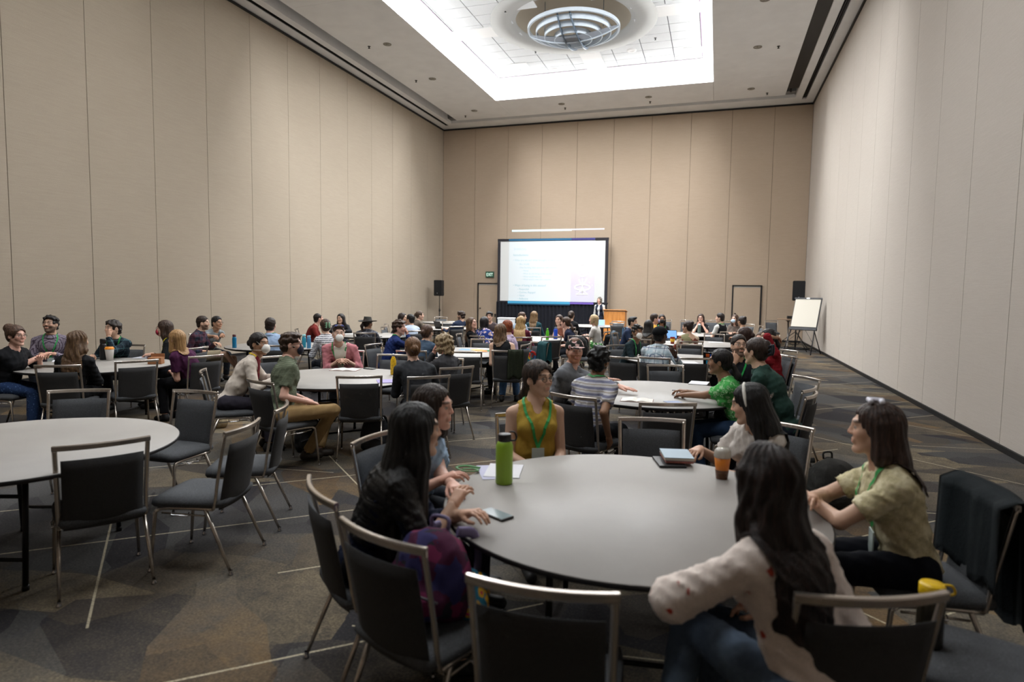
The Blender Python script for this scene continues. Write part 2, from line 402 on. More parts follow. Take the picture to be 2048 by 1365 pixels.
    for (p, q, r_, s_) in ((fx0-w1, fx0, fy0, RY-bw), (fx0-w1, fx0, RY+bw, fy1), (fx1, fx1+w1, fy0, RY-bw), (fx1, fx1+w1, RY+bw, fy1),
                           (fx0, RX-bw, fy1, fy1+w1), (RX+bw, fx1, fy1, fy1+w1), (fx0, RX-bw, fy0-w1, fy0), (RX+bw, fx1, fy0-w1, fy0)): slab(b, p, q, r_, s_, ZR-.003, ZR+.01)
    obj('field_edge_strip', b, mat('gap_plum', (.45, .38, .45), .8), ceil)  # dark plum strips along the edges of the tile fields
    if kk < 1: continue
    # bowl shaped baffle hanging in the dome
    MB_ = mat('baffle_white', (.72, .76, .80), .5); MG = mat('baffle_grey', (.36, .42, .48), .4, .3)
    RX2, RY2 = RX, RY+.1
    hg = empty('ceiling_baffle', (RX2, RY2, Z+.52), 0, 'round bowl shaped ceiling baffle of pale concentric fins hanging under the dome', 'light fixture')
    zz = lambda r_: -.34*(1-(r_/1.38)**2)
    def hoop(r_, h, m_, a0=0, a1=2*PI, nm='fin', t=.014):
        b = BM(); n = 48; V = []
        for i in range(n+1):
            a = a0+(a1-a0)*i/n; ca, sa = math.cos(a), math.sin(a); z = zz(r_)
            V.append([b.verts.new(((r_+dr)*ca, (r_+dr)*sa, z+dz)) for dr, dz in ((-t, 0), (t, 0), (t, h), (-t, h))])
        for p, q in zip(V, V[1:]):
            for k in range(4): b.faces.new((p[k], p[(k+1) % 4], q[(k+1) % 4], q[k]))
        return obj(nm, b, m_, hg)
    hoop(1.36, .10, MB_, nm='outer_hoop', t=.03)
    for r_ in (1.12, .86, .56): hoop(r_, .15, MB_)
    b = BM(); n = 24; V = []
    for i in range(n+1):                     # diametral crescent plate
        x = -1.36+2.72*i/n; z = zz(abs(x)); V.append([b.verts.new((x, dy, z+dz)) for dy, dz in ((-.02, -.03), (.02, -.03), (.02, .2*(1-(x/1.36)**2)+.02), (-.02, .2*(1-(x/1.36)**2)+.02))])
    for p, q in zip(V, V[1:]):
        for k in range(4): b.faces.new((p[k], p[(k+1) % 4], q[(k+1) % 4], q[k]))
    obj('cross_plate', b, MB_, hg)
    b = BM(); V = []
    for i in range(n+1):
        a = i/n*PI; V.append([b.verts.new((1.36*math.cos(a), -y_*math.sin(a)*1.36-.0, zz(1.36*math.hypot(math.cos(a), math.sin(a)*y_))+.0)) for y_ in (.0, .15, .30)])
    for p, q in zip(V, V[1:]):
        for k in range(2): b.faces.new((p[k], q[k], q[k+1], p[k+1]))
    obj('crescent_plate', b, mat('baffle_mid_grey', (.48, .51, .55), .5), hg)  # crescent in a plain mid grey, darker than the fins
    for x in (-.17, .17):
        b = BM(); V = []
        for i in range(n+1):
            y = -1.33+2.66*i/n; z = zz(math.hypot(x, y))-.05
            V.append([b.verts.new((x*(1+.25*math.cos(y))+dx, y, z+dz)) for dx, dz in ((-.015, 0), (.015, 0), (.015, .12), (-.015, .12))])
        for p, q in zip(V, V[1:]):
            for k in range(4): b.faces.new((p[k], p[(k+1) % 4], q[(k+1) % 4], q[k]))
        obj('cross_bar', b, MG, hg)
    b = BM(); box(b, (-.1, 1.3, .25), (.7, .1, .12)); obj('mounting_block', b, mat('block_grey', (.45, .43, .42), .6), hg)
    for sx in (-1, 1):
        b = BM(); tube(b, [(sx*.9, 0, .02), (sx*.9, 0, .95)], .01, 6); obj('hanger_rod', b, MG, hg)
# ceiling fixtures
def where(x, y):
    if y > 23.9: return {0: 'in the far ceiling border, leftmost', 1: 'in the far ceiling border, second from the left', 2: 'in the far ceiling border, third from the left', 3: 'in the far ceiling border, rightmost'}[0 if x < -8 else 1 if x < -5 else 2 if x < -1 else 3]
    return ('in the left ceiling border, ' if x < -5 else 'in the right ceiling border, ')+('nearer the end wall' if y > 19 else 'nearer the camera')
def downlight(x, y, z=Z, s=1.0, m=None):
    o = empty('downlight', (x, y, z), 0, None, 'downlight', 'recessed downlights in the ceiling border')
    o['label'] = 'small round recessed downlight, '+where(x, y)
    b = BM(); n = 20
    lathe(b, [(.125*s, 0), (.125*s, -.012), (.10*s, -.012), (.09*s, .02)], n, cap=False); obj('trim_ring', b, mat('trim_steel', (.55, .53, .50), .35, .5), o)
    b = BM(); lathe(b, [(.10*s, -.004), (.05*s, -.006), (.045*s, -.03), (.001, -.032)], n, cap=False); obj('lens', b, mat('lens_dark', (.62, .60, .56), .3), o)
    return o
for x, y in ((-9.68, 17.25), (-9.68, 20.4), (-9.67, 24.35), (-6.04, 24.4), (-2.7, 24.42), (.9, 24.45), (.89, 20.5), (.88, 17.35)): downlight(x, y)
def sprinkler(x, y, z=Z):
    o = empty('sprinkler', (x, y, z), 0, 'small dark fire sprinkler head, '+(where(x, y) if z == Z else 'in the raised ceiling, %s of the dome' % ('below and left' if (x < CX and y > 19.5) else 'right' if x > CX else 'left')), 'sprinkler', 'fire sprinklers on the ceiling')
    b = BM(); lathe(b, [(.045, 0), (.045, -.01), (.015, -.012), (.015, -.05), (.035, -.055), (.035, -.062), (.001, -.065)], 10, cap=False); obj('head', b, mat('sprinkler_dark', (.12, .11, .10), .4, .5), o)
for x, y in ((-10.3, 17.25), (-10.31, 20.4), (-10.31, 24.95), (-6.02, 24.95), (-2.7, 25.02), (1.48, 25.1), (1.47, 20.6)): sprinkler(x, y)
for x, y in ((-6.1, 20.9), (-2.15, 20.9), (-6.1, 17.7)): sprinkler(x, y, ZR+.02)
for x, y in ((-3.0, 21.7), (-1.5, 22.75), (-5.9, 22.75)):
    b = BM(); lathe(b, [(.17, 0), (.16, -.02), (.08, -.03), (.06, -.012), (.001, -.012)], 20, (0, 0, 0), cap=False)
    o = obj('ceiling_speaker', b, M_white); o.location = (x, y, ZR+.02); tag(o, 'round white ceiling speaker grille in the raised ceiling, '+('left of the dome' if x < -5 else 'nearest the dome' if x < -2 else 'at the far right'), 'ceiling speaker', 'ceiling speakers')
for x, y in ((-7.0, 22.0), (-1.05, 22.2)):
    o = bxo('air_grille', (0, 0, -.012), (.6, .5, .022), M_white, None, .004); o.location = (x, y, ZR+.015)
    tag(o, 'square white air grille in the raised ceiling, %s of the dome' % ('left' if x < -4 else 'right'), 'air vent')
for x in (-10.98, 2.3):
    b = BM(); tube(b, [(0, 0, 0), (0, 0, -.25)], .03, 6); o = obj('hanging_bracket', b, M_black); o.location = (x, YM1-.15, Z+.3)
    tag(o, 'short black bracket in the ceiling slot at the far %s corner' % ('left' if x < 0 else 'right'), 'bracket')

# ---------------------------------------------------------------- signed-distance modelling: smooth unions, meshed with surface nets
class Field:
    def __init__(s, lo, hi, h):
        s.lo = np.array(lo, np.float32); s.h = h
        s.n = np.ceil((np.array(hi)-np.array(lo))/h).astype(int)+1
        s.v = np.full(tuple(s.n), 9., np.float32)
        s.ax = [s.lo[i]+h*np.arange(s.n[i], dtype=np.float32) for i in range(3)]
    def sub(s, lo, hi):
        i0 = np.clip(np.floor((np.array(lo)-s.lo)/s.h).astype(int), 0, s.n-1); i1 = np.clip(np.ceil((np.array(hi)-s.lo)/s.h).astype(int)+1, 1, s.n)
        if np.any(i1 <= i0): return None
        sl = tuple(slice(a, b) for a, b in zip(i0, i1))
        X = s.ax[0][sl[0]][:, None, None]; Y = s.ax[1][sl[1]][None, :, None]; Zz = s.ax[2][sl[2]][None, None, :]
        return sl, X, Y, Zz
    def _mix(s, sl, d, k, op):
        a = s.v[sl]
        if op == 'sub':
            d = -d
            if k > 0:
                h = np.maximum(k-np.abs(a-d), 0)/k; s.v[sl] = np.maximum(a, d)+h*h*k*.25
            else: s.v[sl] = np.maximum(a, d)
            return
        if k > 0:
            h = np.maximum(k-np.abs(a-d), 0)/k; s.v[sl] = np.minimum(a, d)-h*h*k*.25
        else: s.v[sl] = np.minimum(a, d)
    def cone(s, a, b, ra, rb=None, k=.02, op='add', clip=None, sq=None):
        """tapered capsule a->b; sq=(axis, f) squashes distances along an axis"""
        rb = ra if rb is None else rb; a = np.array(a, np.float32); b = np.array(b, np.float32); R_ = max(ra, rb)+k+3*s.h
        if sq is not None: R_ *= max(1, 1/sq[1])
        q = s.sub(np.minimum(a, b)-R_, np.maximum(a, b)+R_)
        if q is None: return
        sl, X, Y, Zz = q; d = b-a; L = float(d@d)+1e-9
        px, py, pz = X-a[0], Y-a[1], Zz-a[2]
        t = np.clip((px*d[0]+py*d[1]+pz*d[2])/L, 0, 1)
        ex, ey, ez = px-t*d[0], py-t*d[1], pz-t*d[2]
        r2 = ex*ex+ey*ey+ez*ez
        if sq is not None:
            u, f = sq; w_ = ex*u[0]+ey*u[1]+ez*u[2]; r2 = r2+(f*f-1)*w_*w_
        dist = np.sqrt(r2)-(ra+(rb-ra)*t)
        if clip is not None:
            for c0, n0 in clip: dist = np.maximum(dist, (X-c0[0])*n0[0]+(Y-c0[1])*n0[1]+(Zz-c0[2])*n0[2])
        s._mix(sl, dist, k, op)
    def ell(s, c, r, k=.02, op='add', rot=None, clip=None):
        c = np.array(c, np.float32); r = np.array(r, np.float32); R_ = float(r.max())+k+3*s.h
        q = s.sub(c-R_, c+R_)
        if q is None: return
        sl, X, Y, Zz = q; px, py, pz = X-c[0], Y-c[1], Zz-c[2]
        if rot is not None:
            m = np.array(rot, np.float32)      # rows = local axes
            px, py, pz = (px*m[0, 0]+py*m[0, 1]+pz*m[0, 2], px*m[1, 0]+py*m[1, 1]+pz*m[1, 2], px*m[2, 0]+py*m[2, 1]+pz*m[2, 2])
        k0 = np.sqrt((px/r[0])**2+(py/r[1])**2+(pz/r[2])**2); k1 = np.sqrt((px/r[0]**2)**2+(py/r[1]**2)**2+(pz/r[2]**2)**2)+1e-6
        dist = k0*(k0-1)/k1
        dist = np.where(k0 < .05, -float(r.min()), dist)
        if clip is not None:
            for c0, n0 in clip: dist = np.maximum(dist, (X-c0[0])*n0[0]+(Y-c0[1])*n0[1]+(Zz-c0[2])*n0[2])
        s._mix(sl, dist, k, op)
    def displace(s, fn):
        X = s.ax[0][:, None, None]; Y = s.ax[1][None, :, None]; Zz = s.ax[2][None, None, :]
        near = s.v < .05
        dd = fn(X, Y, Zz); s.v = np.where(near, s.v+np.broadcast_to(dd, s.v.shape), s.v).astype(np.float32)
    def at(s, P):
        P = (np.asarray(P, np.float32)-s.lo)/s.h; i = np.clip(np.floor(P).astype(int), 0, s.n-2); f = np.clip(P-i, 0, 1); out = 0
        for dx in (0, 1):
            for dy in (0, 1):
                for dz in (0, 1):
                    w_ = (f[..., 0] if dx else 1-f[..., 0])*(f[..., 1] if dy else 1-f[..., 1])*(f[..., 2] if dz else 1-f[..., 2])
                    out = out+w_*s.v[i[..., 0]+dx, i[..., 1]+dy, i[..., 2]+dz]
        return out
    def grad(s, P):
        g = []
        for i in range(3):
            e = np.zeros(3, np.float32); e[i] = s.h; g.append(s.at(P+e)-s.at(P-e))
        g = np.stack(g, -1); return g/(np.linalg.norm(g, axis=-1, keepdims=True)+1e-9)
    def mesh(s):
        v = s.v; v[0], v[-1], v[:, 0], v[:, -1], v[:, :, 0], v[:, :, -1] = 1, 1, 1, 1, 1, 1
        S_ = v < 0; nx, ny, nz = (int(q)-1 for q in s.n)
        cnt = np.zeros((nx, ny, nz), np.uint8); C8 = []
        for dx in (0, 1):
            for dy in (0, 1):
                for dz in (0, 1):
                    c = S_[dx:dx+nx, dy:dy+ny, dz:dz+nz]; cnt += c
        act = (cnt > 0) & (cnt < 8); I = np.argwhere(act)
        if len(I) == 0: return np.zeros((0, 3)), np.zeros((0, 4), int)
        idx = np.full((nx, ny, nz), -1, np.int32); idx[act] = np.arange(len(I))
        co = [(a, b, c) for a in (0, 1) for b in (0, 1) for c in (0, 1)]
        val = {c: v[I[:, 0]+c[0], I[:, 1]+c[1], I[:, 2]+c[2]] for c in co}
        acc = np.zeros((len(I), 3)); n_ = np.zeros(len(I))
        for i in range(3):
            for c in co:
                if c[i]: continue
                e = list(c); e[i] = 1; e = tuple(e); a, b = val[c], val[e]; m = (a < 0) != (b < 0)
                t = np.where(m, a/(a-b+1e-12*(a == b)), 0); p = np.tile(np.array(c, float), (len(I), 1)); p[:, i] = t
                acc += p*m[:, None]; n_ += m
        V = (I+acc/n_[:, None])*s.h+s.lo
        Q = []
        for ax in range(3):
            o = [0, 1, 2]; o.remove(ax); u, w_ = o
            sl0 = [slice(None)]*3; sl1 = [slice(None)]*3; sl0[ax] = slice(0, -1); sl1[ax] = slice(1, None)
            a, b = S_[tuple(sl0)], S_[tuple(sl1)]; E_ = np.argwhere(a != b); inside = a[tuple(E_.T)]
            ok = (E_[:, u] > 0) & (E_[:, w_] > 0) & (E_[:, u] < s.n[u]-1) & (E_[:, w_] < s.n[w_]-1); E_, inside = E_[ok], inside[ok]
            def cell(du, dw):
                q = E_.copy(); q[:, u] -= du; q[:, w_] -= dw; return idx[tuple(q.T)]
            q = np.stack([cell(1, 1), cell(0, 1), cell(0, 0), cell(1, 0)], 1)
            flip = inside if ax != 1 else ~inside
            q = np.where(flip[:, None], q, q[:, ::-1]); Q.append(q)
        return V, np.concatenate(Q)
def np_mesh(name, V, Fq, cols=None):
    me = bpy.data.meshes.new(name); nf = len(Fq)
    me.vertices.add(len(V)); me.vertices.foreach_set('co', np.asarray(V, np.float32).ravel())
    me.loops.add(nf*4); me.loops.foreach_set('vertex_index', np.asarray(Fq, np.int32).ravel())
    me.polygons.add(nf); me.polygons.foreach_set('loop_start', np.arange(0, nf*4, 4, dtype=np.int32))
    try: me.polygons.foreach_set('loop_total', np.full(nf, 4, np.int32))
    except Exception: pass
    me.polygons.foreach_set('use_smooth', np.ones(nf, bool))
    if cols is not None:
        ca = me.color_attributes.new('Col', 'FLOAT_COLOR', 'POINT'); c4 = np.ones((len(V), 4), np.float32); c4[:, :3] = cols; ca.data.foreach_set('color', c4.ravel())
    me.update(calc_edges=True); return me
def merge(parts):
    Vs, Fs, Cs, off = [], [], [], 0
    for V, Fq, C in parts:
        if len(V) == 0: continue
        Vs.append(V); Fs.append(np.asarray(Fq)+off); Cs.append(C); off += len(V)
    return np.concatenate(Vs), np.concatenate(Fs), (np.concatenate(Cs) if Cs[0] is not None else None)
def vec(*a): return np.array(a, float)
def nrm(a): return np.asarray(a, float)/(np.linalg.norm(a)+1e-9)
def rotz(a): c, s_ = math.cos(a), math.sin(a); return np.array([[c, -s_, 0], [s_, c, 0], [0, 0, 1]])
def rotx(a): c, s_ = math.cos(a), math.sin(a); return np.array([[1, 0, 0], [0, c, -s_], [0, s_, c]])
def roty(a): c, s_ = math.cos(a), math.sin(a); return np.array([[c, 0, s_], [0, 1, 0], [-s_, 0, c]])
def folds(seed, amp, wl=.09):
    """cloth wrinkles: a few crossing ridged waves"""
    rg = np.random.RandomState(seed); W_ = []
    for i in range(5):
        d = rg.normal(size=3); d[2] *= .9; d /= np.linalg.norm(d); W_.append((d*2*PI/(wl*rg.uniform(.6, 1.6)), rg.uniform(0, 6.28), rg.uniform(.5, 1)))
    def fn(X, Y, Zz):
        o = 0
        for d, p, a in W_:
            wv = np.sin(X*d[0]+Y*d[1]+Zz*d[2]+p+1.3*np.sin(X*9+p)*np.cos(Zz*11-p)); o = o+a*(1-np.abs(wv))**2
        return (o*.4-.35)*amp*-1
    return fn
# ---------------------------------------------------------------- head: front is +y, origin between the ears
def head_mesh(h, fem=False, neck=True):
    F_ = Field((-.105, -.135, -.15), (.105, .14, .15), h)
    F_.ell((0, -.016, .036), (.076, .095, .085), 0); F_.ell((0, .022, -.02), (.064 if not fem else .061, .066, .088), .03)
    j = .052 if not fem else .047
    for sx in (-1, 1):
        F_.cone((sx*j, -.008, -.035), (sx*.02, .056, -.094), .021, .017, .02)
        F_.ell((sx*.036, .062, -.018), (.026, .022, .026), .02)
    F_.ell((0, .070, -.098), (.021, .018, .017), .022)
    F_.cone((-.034, .078, .033), (.034, .078, .033), .011, .011, .018)
    for sx in (-1, 1): F_.ell((sx*.031, .096, .010), (.017, .014, .012), .012, 'sub')
    F_.cone((0, .085, .022), (0, .105 if not fem else .1015, -.016), .0072, .0108 if not fem else .0095, .012)
    for sx in (-1, 1): F_.ell((sx*.0112, .097 if not fem else .094, -.020), (.0080, .009, .0070), .008)
    F_.cone((-.019, .084, -.0505), (.019, .084, -.0505), .0062, .0062, .008); F_.cone((-.015, .083, -.0625), (.015, .083, -.0625), .0080, .0080, .008)
    F_.cone((-.021, .0925, -.0563), (.021, .0925, -.0563), .0022, .0022, .003, 'sub')
    for sx in (-1, 1):
        m = rotz(sx*.35)@rotx(-.2)
        F_.ell((sx*.079, -.008, -.002), (.007, .019, .031), .006, rot=m.T); F_.ell((sx*.086, -.002, .004), (.006, .009, .018), .004, 'sub', rot=m.T)
    if neck: F_.cone((0, -.022, -.05), (0, -.038, -.19), .052 if fem else .058, .052 if fem else .060, .03)
    for sx in (-1, 1): F_.ell((sx*.031, .0745, .010), (.0125,)*3, 0)
    V, Q = F_.mesh(); return V, Q
def head_cols(V, skin, lip, brow, iris=(.10, .06, .03), beard=None, far=False):
    C = np.tile(np.array(skin, float), (len(V), 1)); x, y, z = V.T; ax = np.abs(x)
    cheek = np.exp(-(((ax-.042)/.02)**2+((z+.02)/.02)**2))*(y > .04)*.35
    red = np.array([min(1, skin[0]*1.1), skin[1]*.72, skin[2]*.68]); C += (red-C)*cheek[:, None]
    nose = np.exp(-((ax/.016)**2+((z+.018)/.016)**2))*(y > .09)*.4; C += (red-C)*nose[:, None]
    def put(m, c, f=.85): C[m] = C[m]*(1-f)+np.array(c)*f
    if beard is not None:
        m = (y > -.01) & (z < -.028) & ~((ax < .024) & (z > -.068) & (z < -.046) & (y > .07)) & (z > -.125)
        put(m, beard, .72)
    put(((ax/.023)**2+((z+.057)/.0105)**2 < 1) & (y > .078), lip)
    put((np.hypot((ax-.032)/.021, (z-.036-.004*np.cos((ax-.032)*60))/.0065) < 1) & (y > .06), brow)
    e = np.stack([ax-.031, y-.0745, z-.010], 1); r_ = np.linalg.norm(e, axis=1)
    eye = (r_ < .0145) & (y > .078)
    if not far:
        put(eye & (np.abs(z-.010) < .0062), (.42, .38, .36)); put(eye & (np.hypot(ax-.031, z-.010) < .0062), iris); put(eye & (z > .016) & (z < .0195), tuple(np.array(brow)*.6))
    else: put(eye & (np.abs(z-.010) < .008), (.12, .09, .08))
    return C
# ---------------------------------------------------------------- right hand: wrist at origin, fingers +y, palm faces -z, thumb towards -x
def hand_mesh(h, pose):
    curl = {'relaxed': (.35, .45, .35), 'flat': (.06, .10, .08), 'fist': (1.15, 1.35, .9), 'hold': (.65, .75, .5), 'open': (-.05, .15, .1)}[pose]
    F_ = Field((-.085, -.03, -.095), (.06, .215, .045), h)
    F_.cone((0, -.02, 0), (0, .02, 0), .026, .027, 0, sq=((0, 0, 1), 1.25))
    for x0, x1 in ((-.028, -.012), (-.010, .004), (.010, .018), (.024, .03)):
        F_.cone((x0*.6, .015, 0), (x1*0+x0+.0, .088, 0), .017, .0135, .012)
    L = {0: (.042, .026, .021), 1: (.047, .030, .023), 2: (.043, .028, .022), 3: (.034, .021, .019)}
    for i, x in enumerate((-.031, -.0105, .0105, .031)):
        p = vec(x, .090-(.004 if i in (0, 3) else 0)-(.006 if i == 3 else 0), 0); a = 0; sp = (x*(1.6 if pose in ('open', 'flat') else .6)); r_ = .0092-.0008*(i == 3)
        for j_, ln in enumerate(L[i]):
            a += curl[j_]*(1+.08*i); q = p+ln*nrm(vec(sp*3, math.cos(a), -math.sin(a))); F_.cone(p, q, r_, r_-.0009, .004); p = q; r_ -= .0009
    t0 = vec(-.024, .022, -.006)
    if pose == 'fist': t1, t2, t3 = vec(-.040, .060, -.026), vec(-.026, .082, -.046), vec(-.006, .084, -.052)
    elif pose in ('open', 'flat'): t1, t2, t3 = vec(-.048, .052, -.008), vec(-.064, .082, -.010), vec(-.072, .106, -.012)
    else: t1, t2, t3 = vec(-.043, .055, -.020), vec(-.050, .085, -.034), vec(-.044, .107, -.044)
    F_.cone(t0, t1, .0165, .0125, .012); F_.cone(t1, t2, .0115, .010, .004); F_.cone(t2, t3, .010, .0085, .004)
    return F_.mesh()
_HC = {}
def head_t(far, fem):
    k = ('h', far, fem)
    if k not in _HC: _HC[k] = head_mesh(.0048 if far == 0 else (.007 if far == 1 else .010), fem)
    return _HC[k]
def hand_t(far, pose):
    k = (far, pose)
    if k not in _HC: _HC[k] = hand_mesh((.0036, .005, .008)[far], pose)
    return _HC[k]
# ---------------------------------------------------------------- hair in head coordinates
def hair_mesh(style, far, fem, L=.35, seed=0, vol=0.):
    h = (.006, .009, .013)[far]; t = .010+vol; lowz = -.17-L if style in ('long', 'wavy', 'pony', 'lowpony') else (-.26 if style in ('shoulder', 'bob', 'curlybob') else -.19)
    F_ = Field((-.17, -.26, lowz), (.23, .15, .20), h)
    if style in ('short', 'receding', 'quiff'): t = .0055+vol
    F_.ell((0, -.018, .040), (.078+t, .097+t, .086+t), 0)
    if style == 'short': F_.ell((0, -.01, .075), (.068, .085, .062), .03)
    if style in ('short', 'crop', 'curly', 'mop', 'receding', 'waves', 'quiff'):
        F_.ell((0, -.055, -.03), (.070+t*.6, .050+t*.6, .060), .02)
        if style in ('curly', 'mop', 'waves'): F_.ell((0, .02, .085), (.07, .08, .04), .03)
        if style == 'quiff': F_.ell((.0, .045, .105), (.055, .05, .030), .02)
        F_.ell((0, .112, -.044 if style != 'receding' else -.03), (.088, .108, .134), .006, 'sub')
        if style == 'receding': F_.ell((0, .07, .12), (.05, .07, .05), .01, 'sub')
        for sx in (-1, 1): F_.ell((sx*.09, .0, -.022), (.028, .035, .045), .006, 'sub')
        F_.ell((0, -.03, -.12), (.12, .12, .05), .01, 'sub')
    else:
        # side and back curtains
        dn = -L
        if style in ('bun', 'topbun', 'pony', 'lowpony', 'clip'):
            F_.ell((0, -.055, -.02), (.066+t*.5, .048+t*.5, .062), .02)
            F_.ell((0, -.03, -.125), (.12, .12, .05), .01, 'sub')
            if style == 'bun': F_.ell((0, -.128, .01), (.042, .034, .042), .012)
            if style == 'topbun': F_.ell((0, -.10, .095), (.040+vol*4, .038+vol*4, .036+vol*4), .012)
            if style == 'clip': F_.ell((0, -.118, .03), (.045, .03, .062), .02); F_.ell((0, -.105, .085), (.035, .02, .03), .012)
            if style in ('pony', 'lowpony'):
                z0 = .045 if style == 'pony' else -.03
                F_.ell((0, -.115, z0), (.022, .024, .022), .01)
                F_.cone((0, -.13, z0), (0, -.165, z0-.09), .020, .034, .02); F_.cone((0, -.165, z0-.09), (0.01, -.150, z0-L), .034, .016, .02)
        elif style in ('bob', 'curlybob', 'shoulder'):
            zz = -.075 if style != 'shoulder' else -.16
            F_.cone((0, -.07, .02), (0, -.075, zz), .062+t, .060+t, .03, sq=((0, 1, 0), 1.25))
            for sx in (-1, 1): F_.cone((sx*.058, .005, .03), (sx*.064, .012, zz+.012), .026+t, .026+t, .02)
        elif style in ('long', 'wavy'):
            F_.cone((0, -.075, .02), (0, -.105, -.16), .070+t, .082+t, .03, sq=((0, 1, 0), 1.7))
            F_.cone((0, -.105, -.16), (0, -.120, -L), .088+t, .050 if L < .4 else .085, .03, sq=((0, 1, 0), 2.0))
            if L >= .5:
                F_.cone((.062, .005, .03), (.088, -.01, -.12), .040, .044, .03); F_.cone((.088, -.01, -.12), (.125, -.02, -L), .046, .034, .03)
            for sx in (-1, 1):
                F_.cone((sx*.058, -.01, .03), (sx*.068, -.028, -.10), .030+t, .030+t, .02); F_.cone((sx*.068, -.028, -.10), (sx*(.074 if L < .45 else .10), -.055, -L*.85), .030+t, .018 if L < .4 else .03, .03)
        F_.ell((0, .116, -.046), (.077 if style not in ('bun', 'topbun', 'pony', 'lowpony', 'clip') else .086, .112, .134), .008, 'sub')
        if style in ('bun', 'topbun', 'pony', 'lowpony', 'clip'):
            for sx in (-1, 1): F_.ell((sx*.09, .0, -.018), (.027, .032, .042), .006, 'sub')
    # keep clear of the skull inside (saves nothing, hides nothing); strands and curls
    rg = np.random.RandomState(seed+11); p0 = rg.uniform(0, 6, 4)
    am = {'curly': .010, 'mop': .008, 'wavy': .008, 'curlybob': .011, 'waves': .007}.get(style, .0028)
    if style in ('curly', 'mop', 'curlybob', 'waves'):
        F_.displace(lambda X, Y, Zz: am*(np.sin(X*95+p0[0]+2*np.sin(Zz*40))*np.sin(Y*88+p0[1])+np.sin(Zz*92+p0[2]+1.5*np.sin(X*50))*.8))
    elif style in ('short', 'crop', 'receding', 'quiff'):
        F_.displace(lambda X, Y, Zz: .0026*(np.sin(X*150+p0[0]+2*np.sin(Y*70))*np.sin(Y*120+p0[1]+1.5*np.sin(Zz*60))+.6*np.sin(Zz*140+X*60)))
    elif style == 'wavy':
        F_.displace(lambda X, Y, Zz: am*(np.sin(np.arctan2(X, -Y-.02)*14+p0[0]+2.2*np.sin(Zz*26+p0[1]))*.7+.6*np.sin(Zz*34+X*40+p0[2])))
    else:
        F_.displace(lambda X, Y, Zz: am*(np.sin(np.arctan2(X, -Y-.0)*26+p0[0]+1.6*np.sin(Zz*17))+.5*np.sin(np.arctan2(X, Y+.3)*60+Zz*9)))
    return F_.mesh()
# ---------------------------------------------------------------- materials for people
def skin_mat(c):
    k = 'skin_%02x%02x%02x' % tuple(int(x*255) for x in c)
    if k in _M: return _M[k]
    N = NT(k); a = N.n('ShaderNodeVertexColor'); a.layer_name = 'Col'
    N.l(a.outputs[0], N.b.inputs['Base Color']); N.b.inputs['Roughness'].default_value = .5
    N.b.inputs['Subsurface Weight'].default_value = .0; N.b.inputs['Specular IOR Level'].default_value = .35
    v = N.coord(); n_ = N.noise(v, 220, 2); N.bump(n_.outputs[0], .08, .002); _M[k] = N.m; return N.m
def hair_mat(col, col2=None):
    k = 'hair_'+col+(col2 or '')
    if k in _M: return _M[k]
    N = NT(k); c = srgb(col); hi = srgb(col2) if col2 else tuple(min(1, x*1.9+.004) for x in c[:3])+(1,)
    v = N.coord((30, 30, 2.2)); n_ = N.noise(v, 3, 4, .7); N.l(N.ramp(n_.outputs[0], [(.35, tuple(x*.6 for x in c[:3])+(1,)), (.52, c), (.72, hi)]), N.b.inputs['Base Color'])
    N.b.inputs['Roughness'].default_value = .5; N.b.inputs['Specular IOR Level'].default_value = .4; N.bump(n_.outputs[0], .8, .008); _M[k] = N.m; return N.m
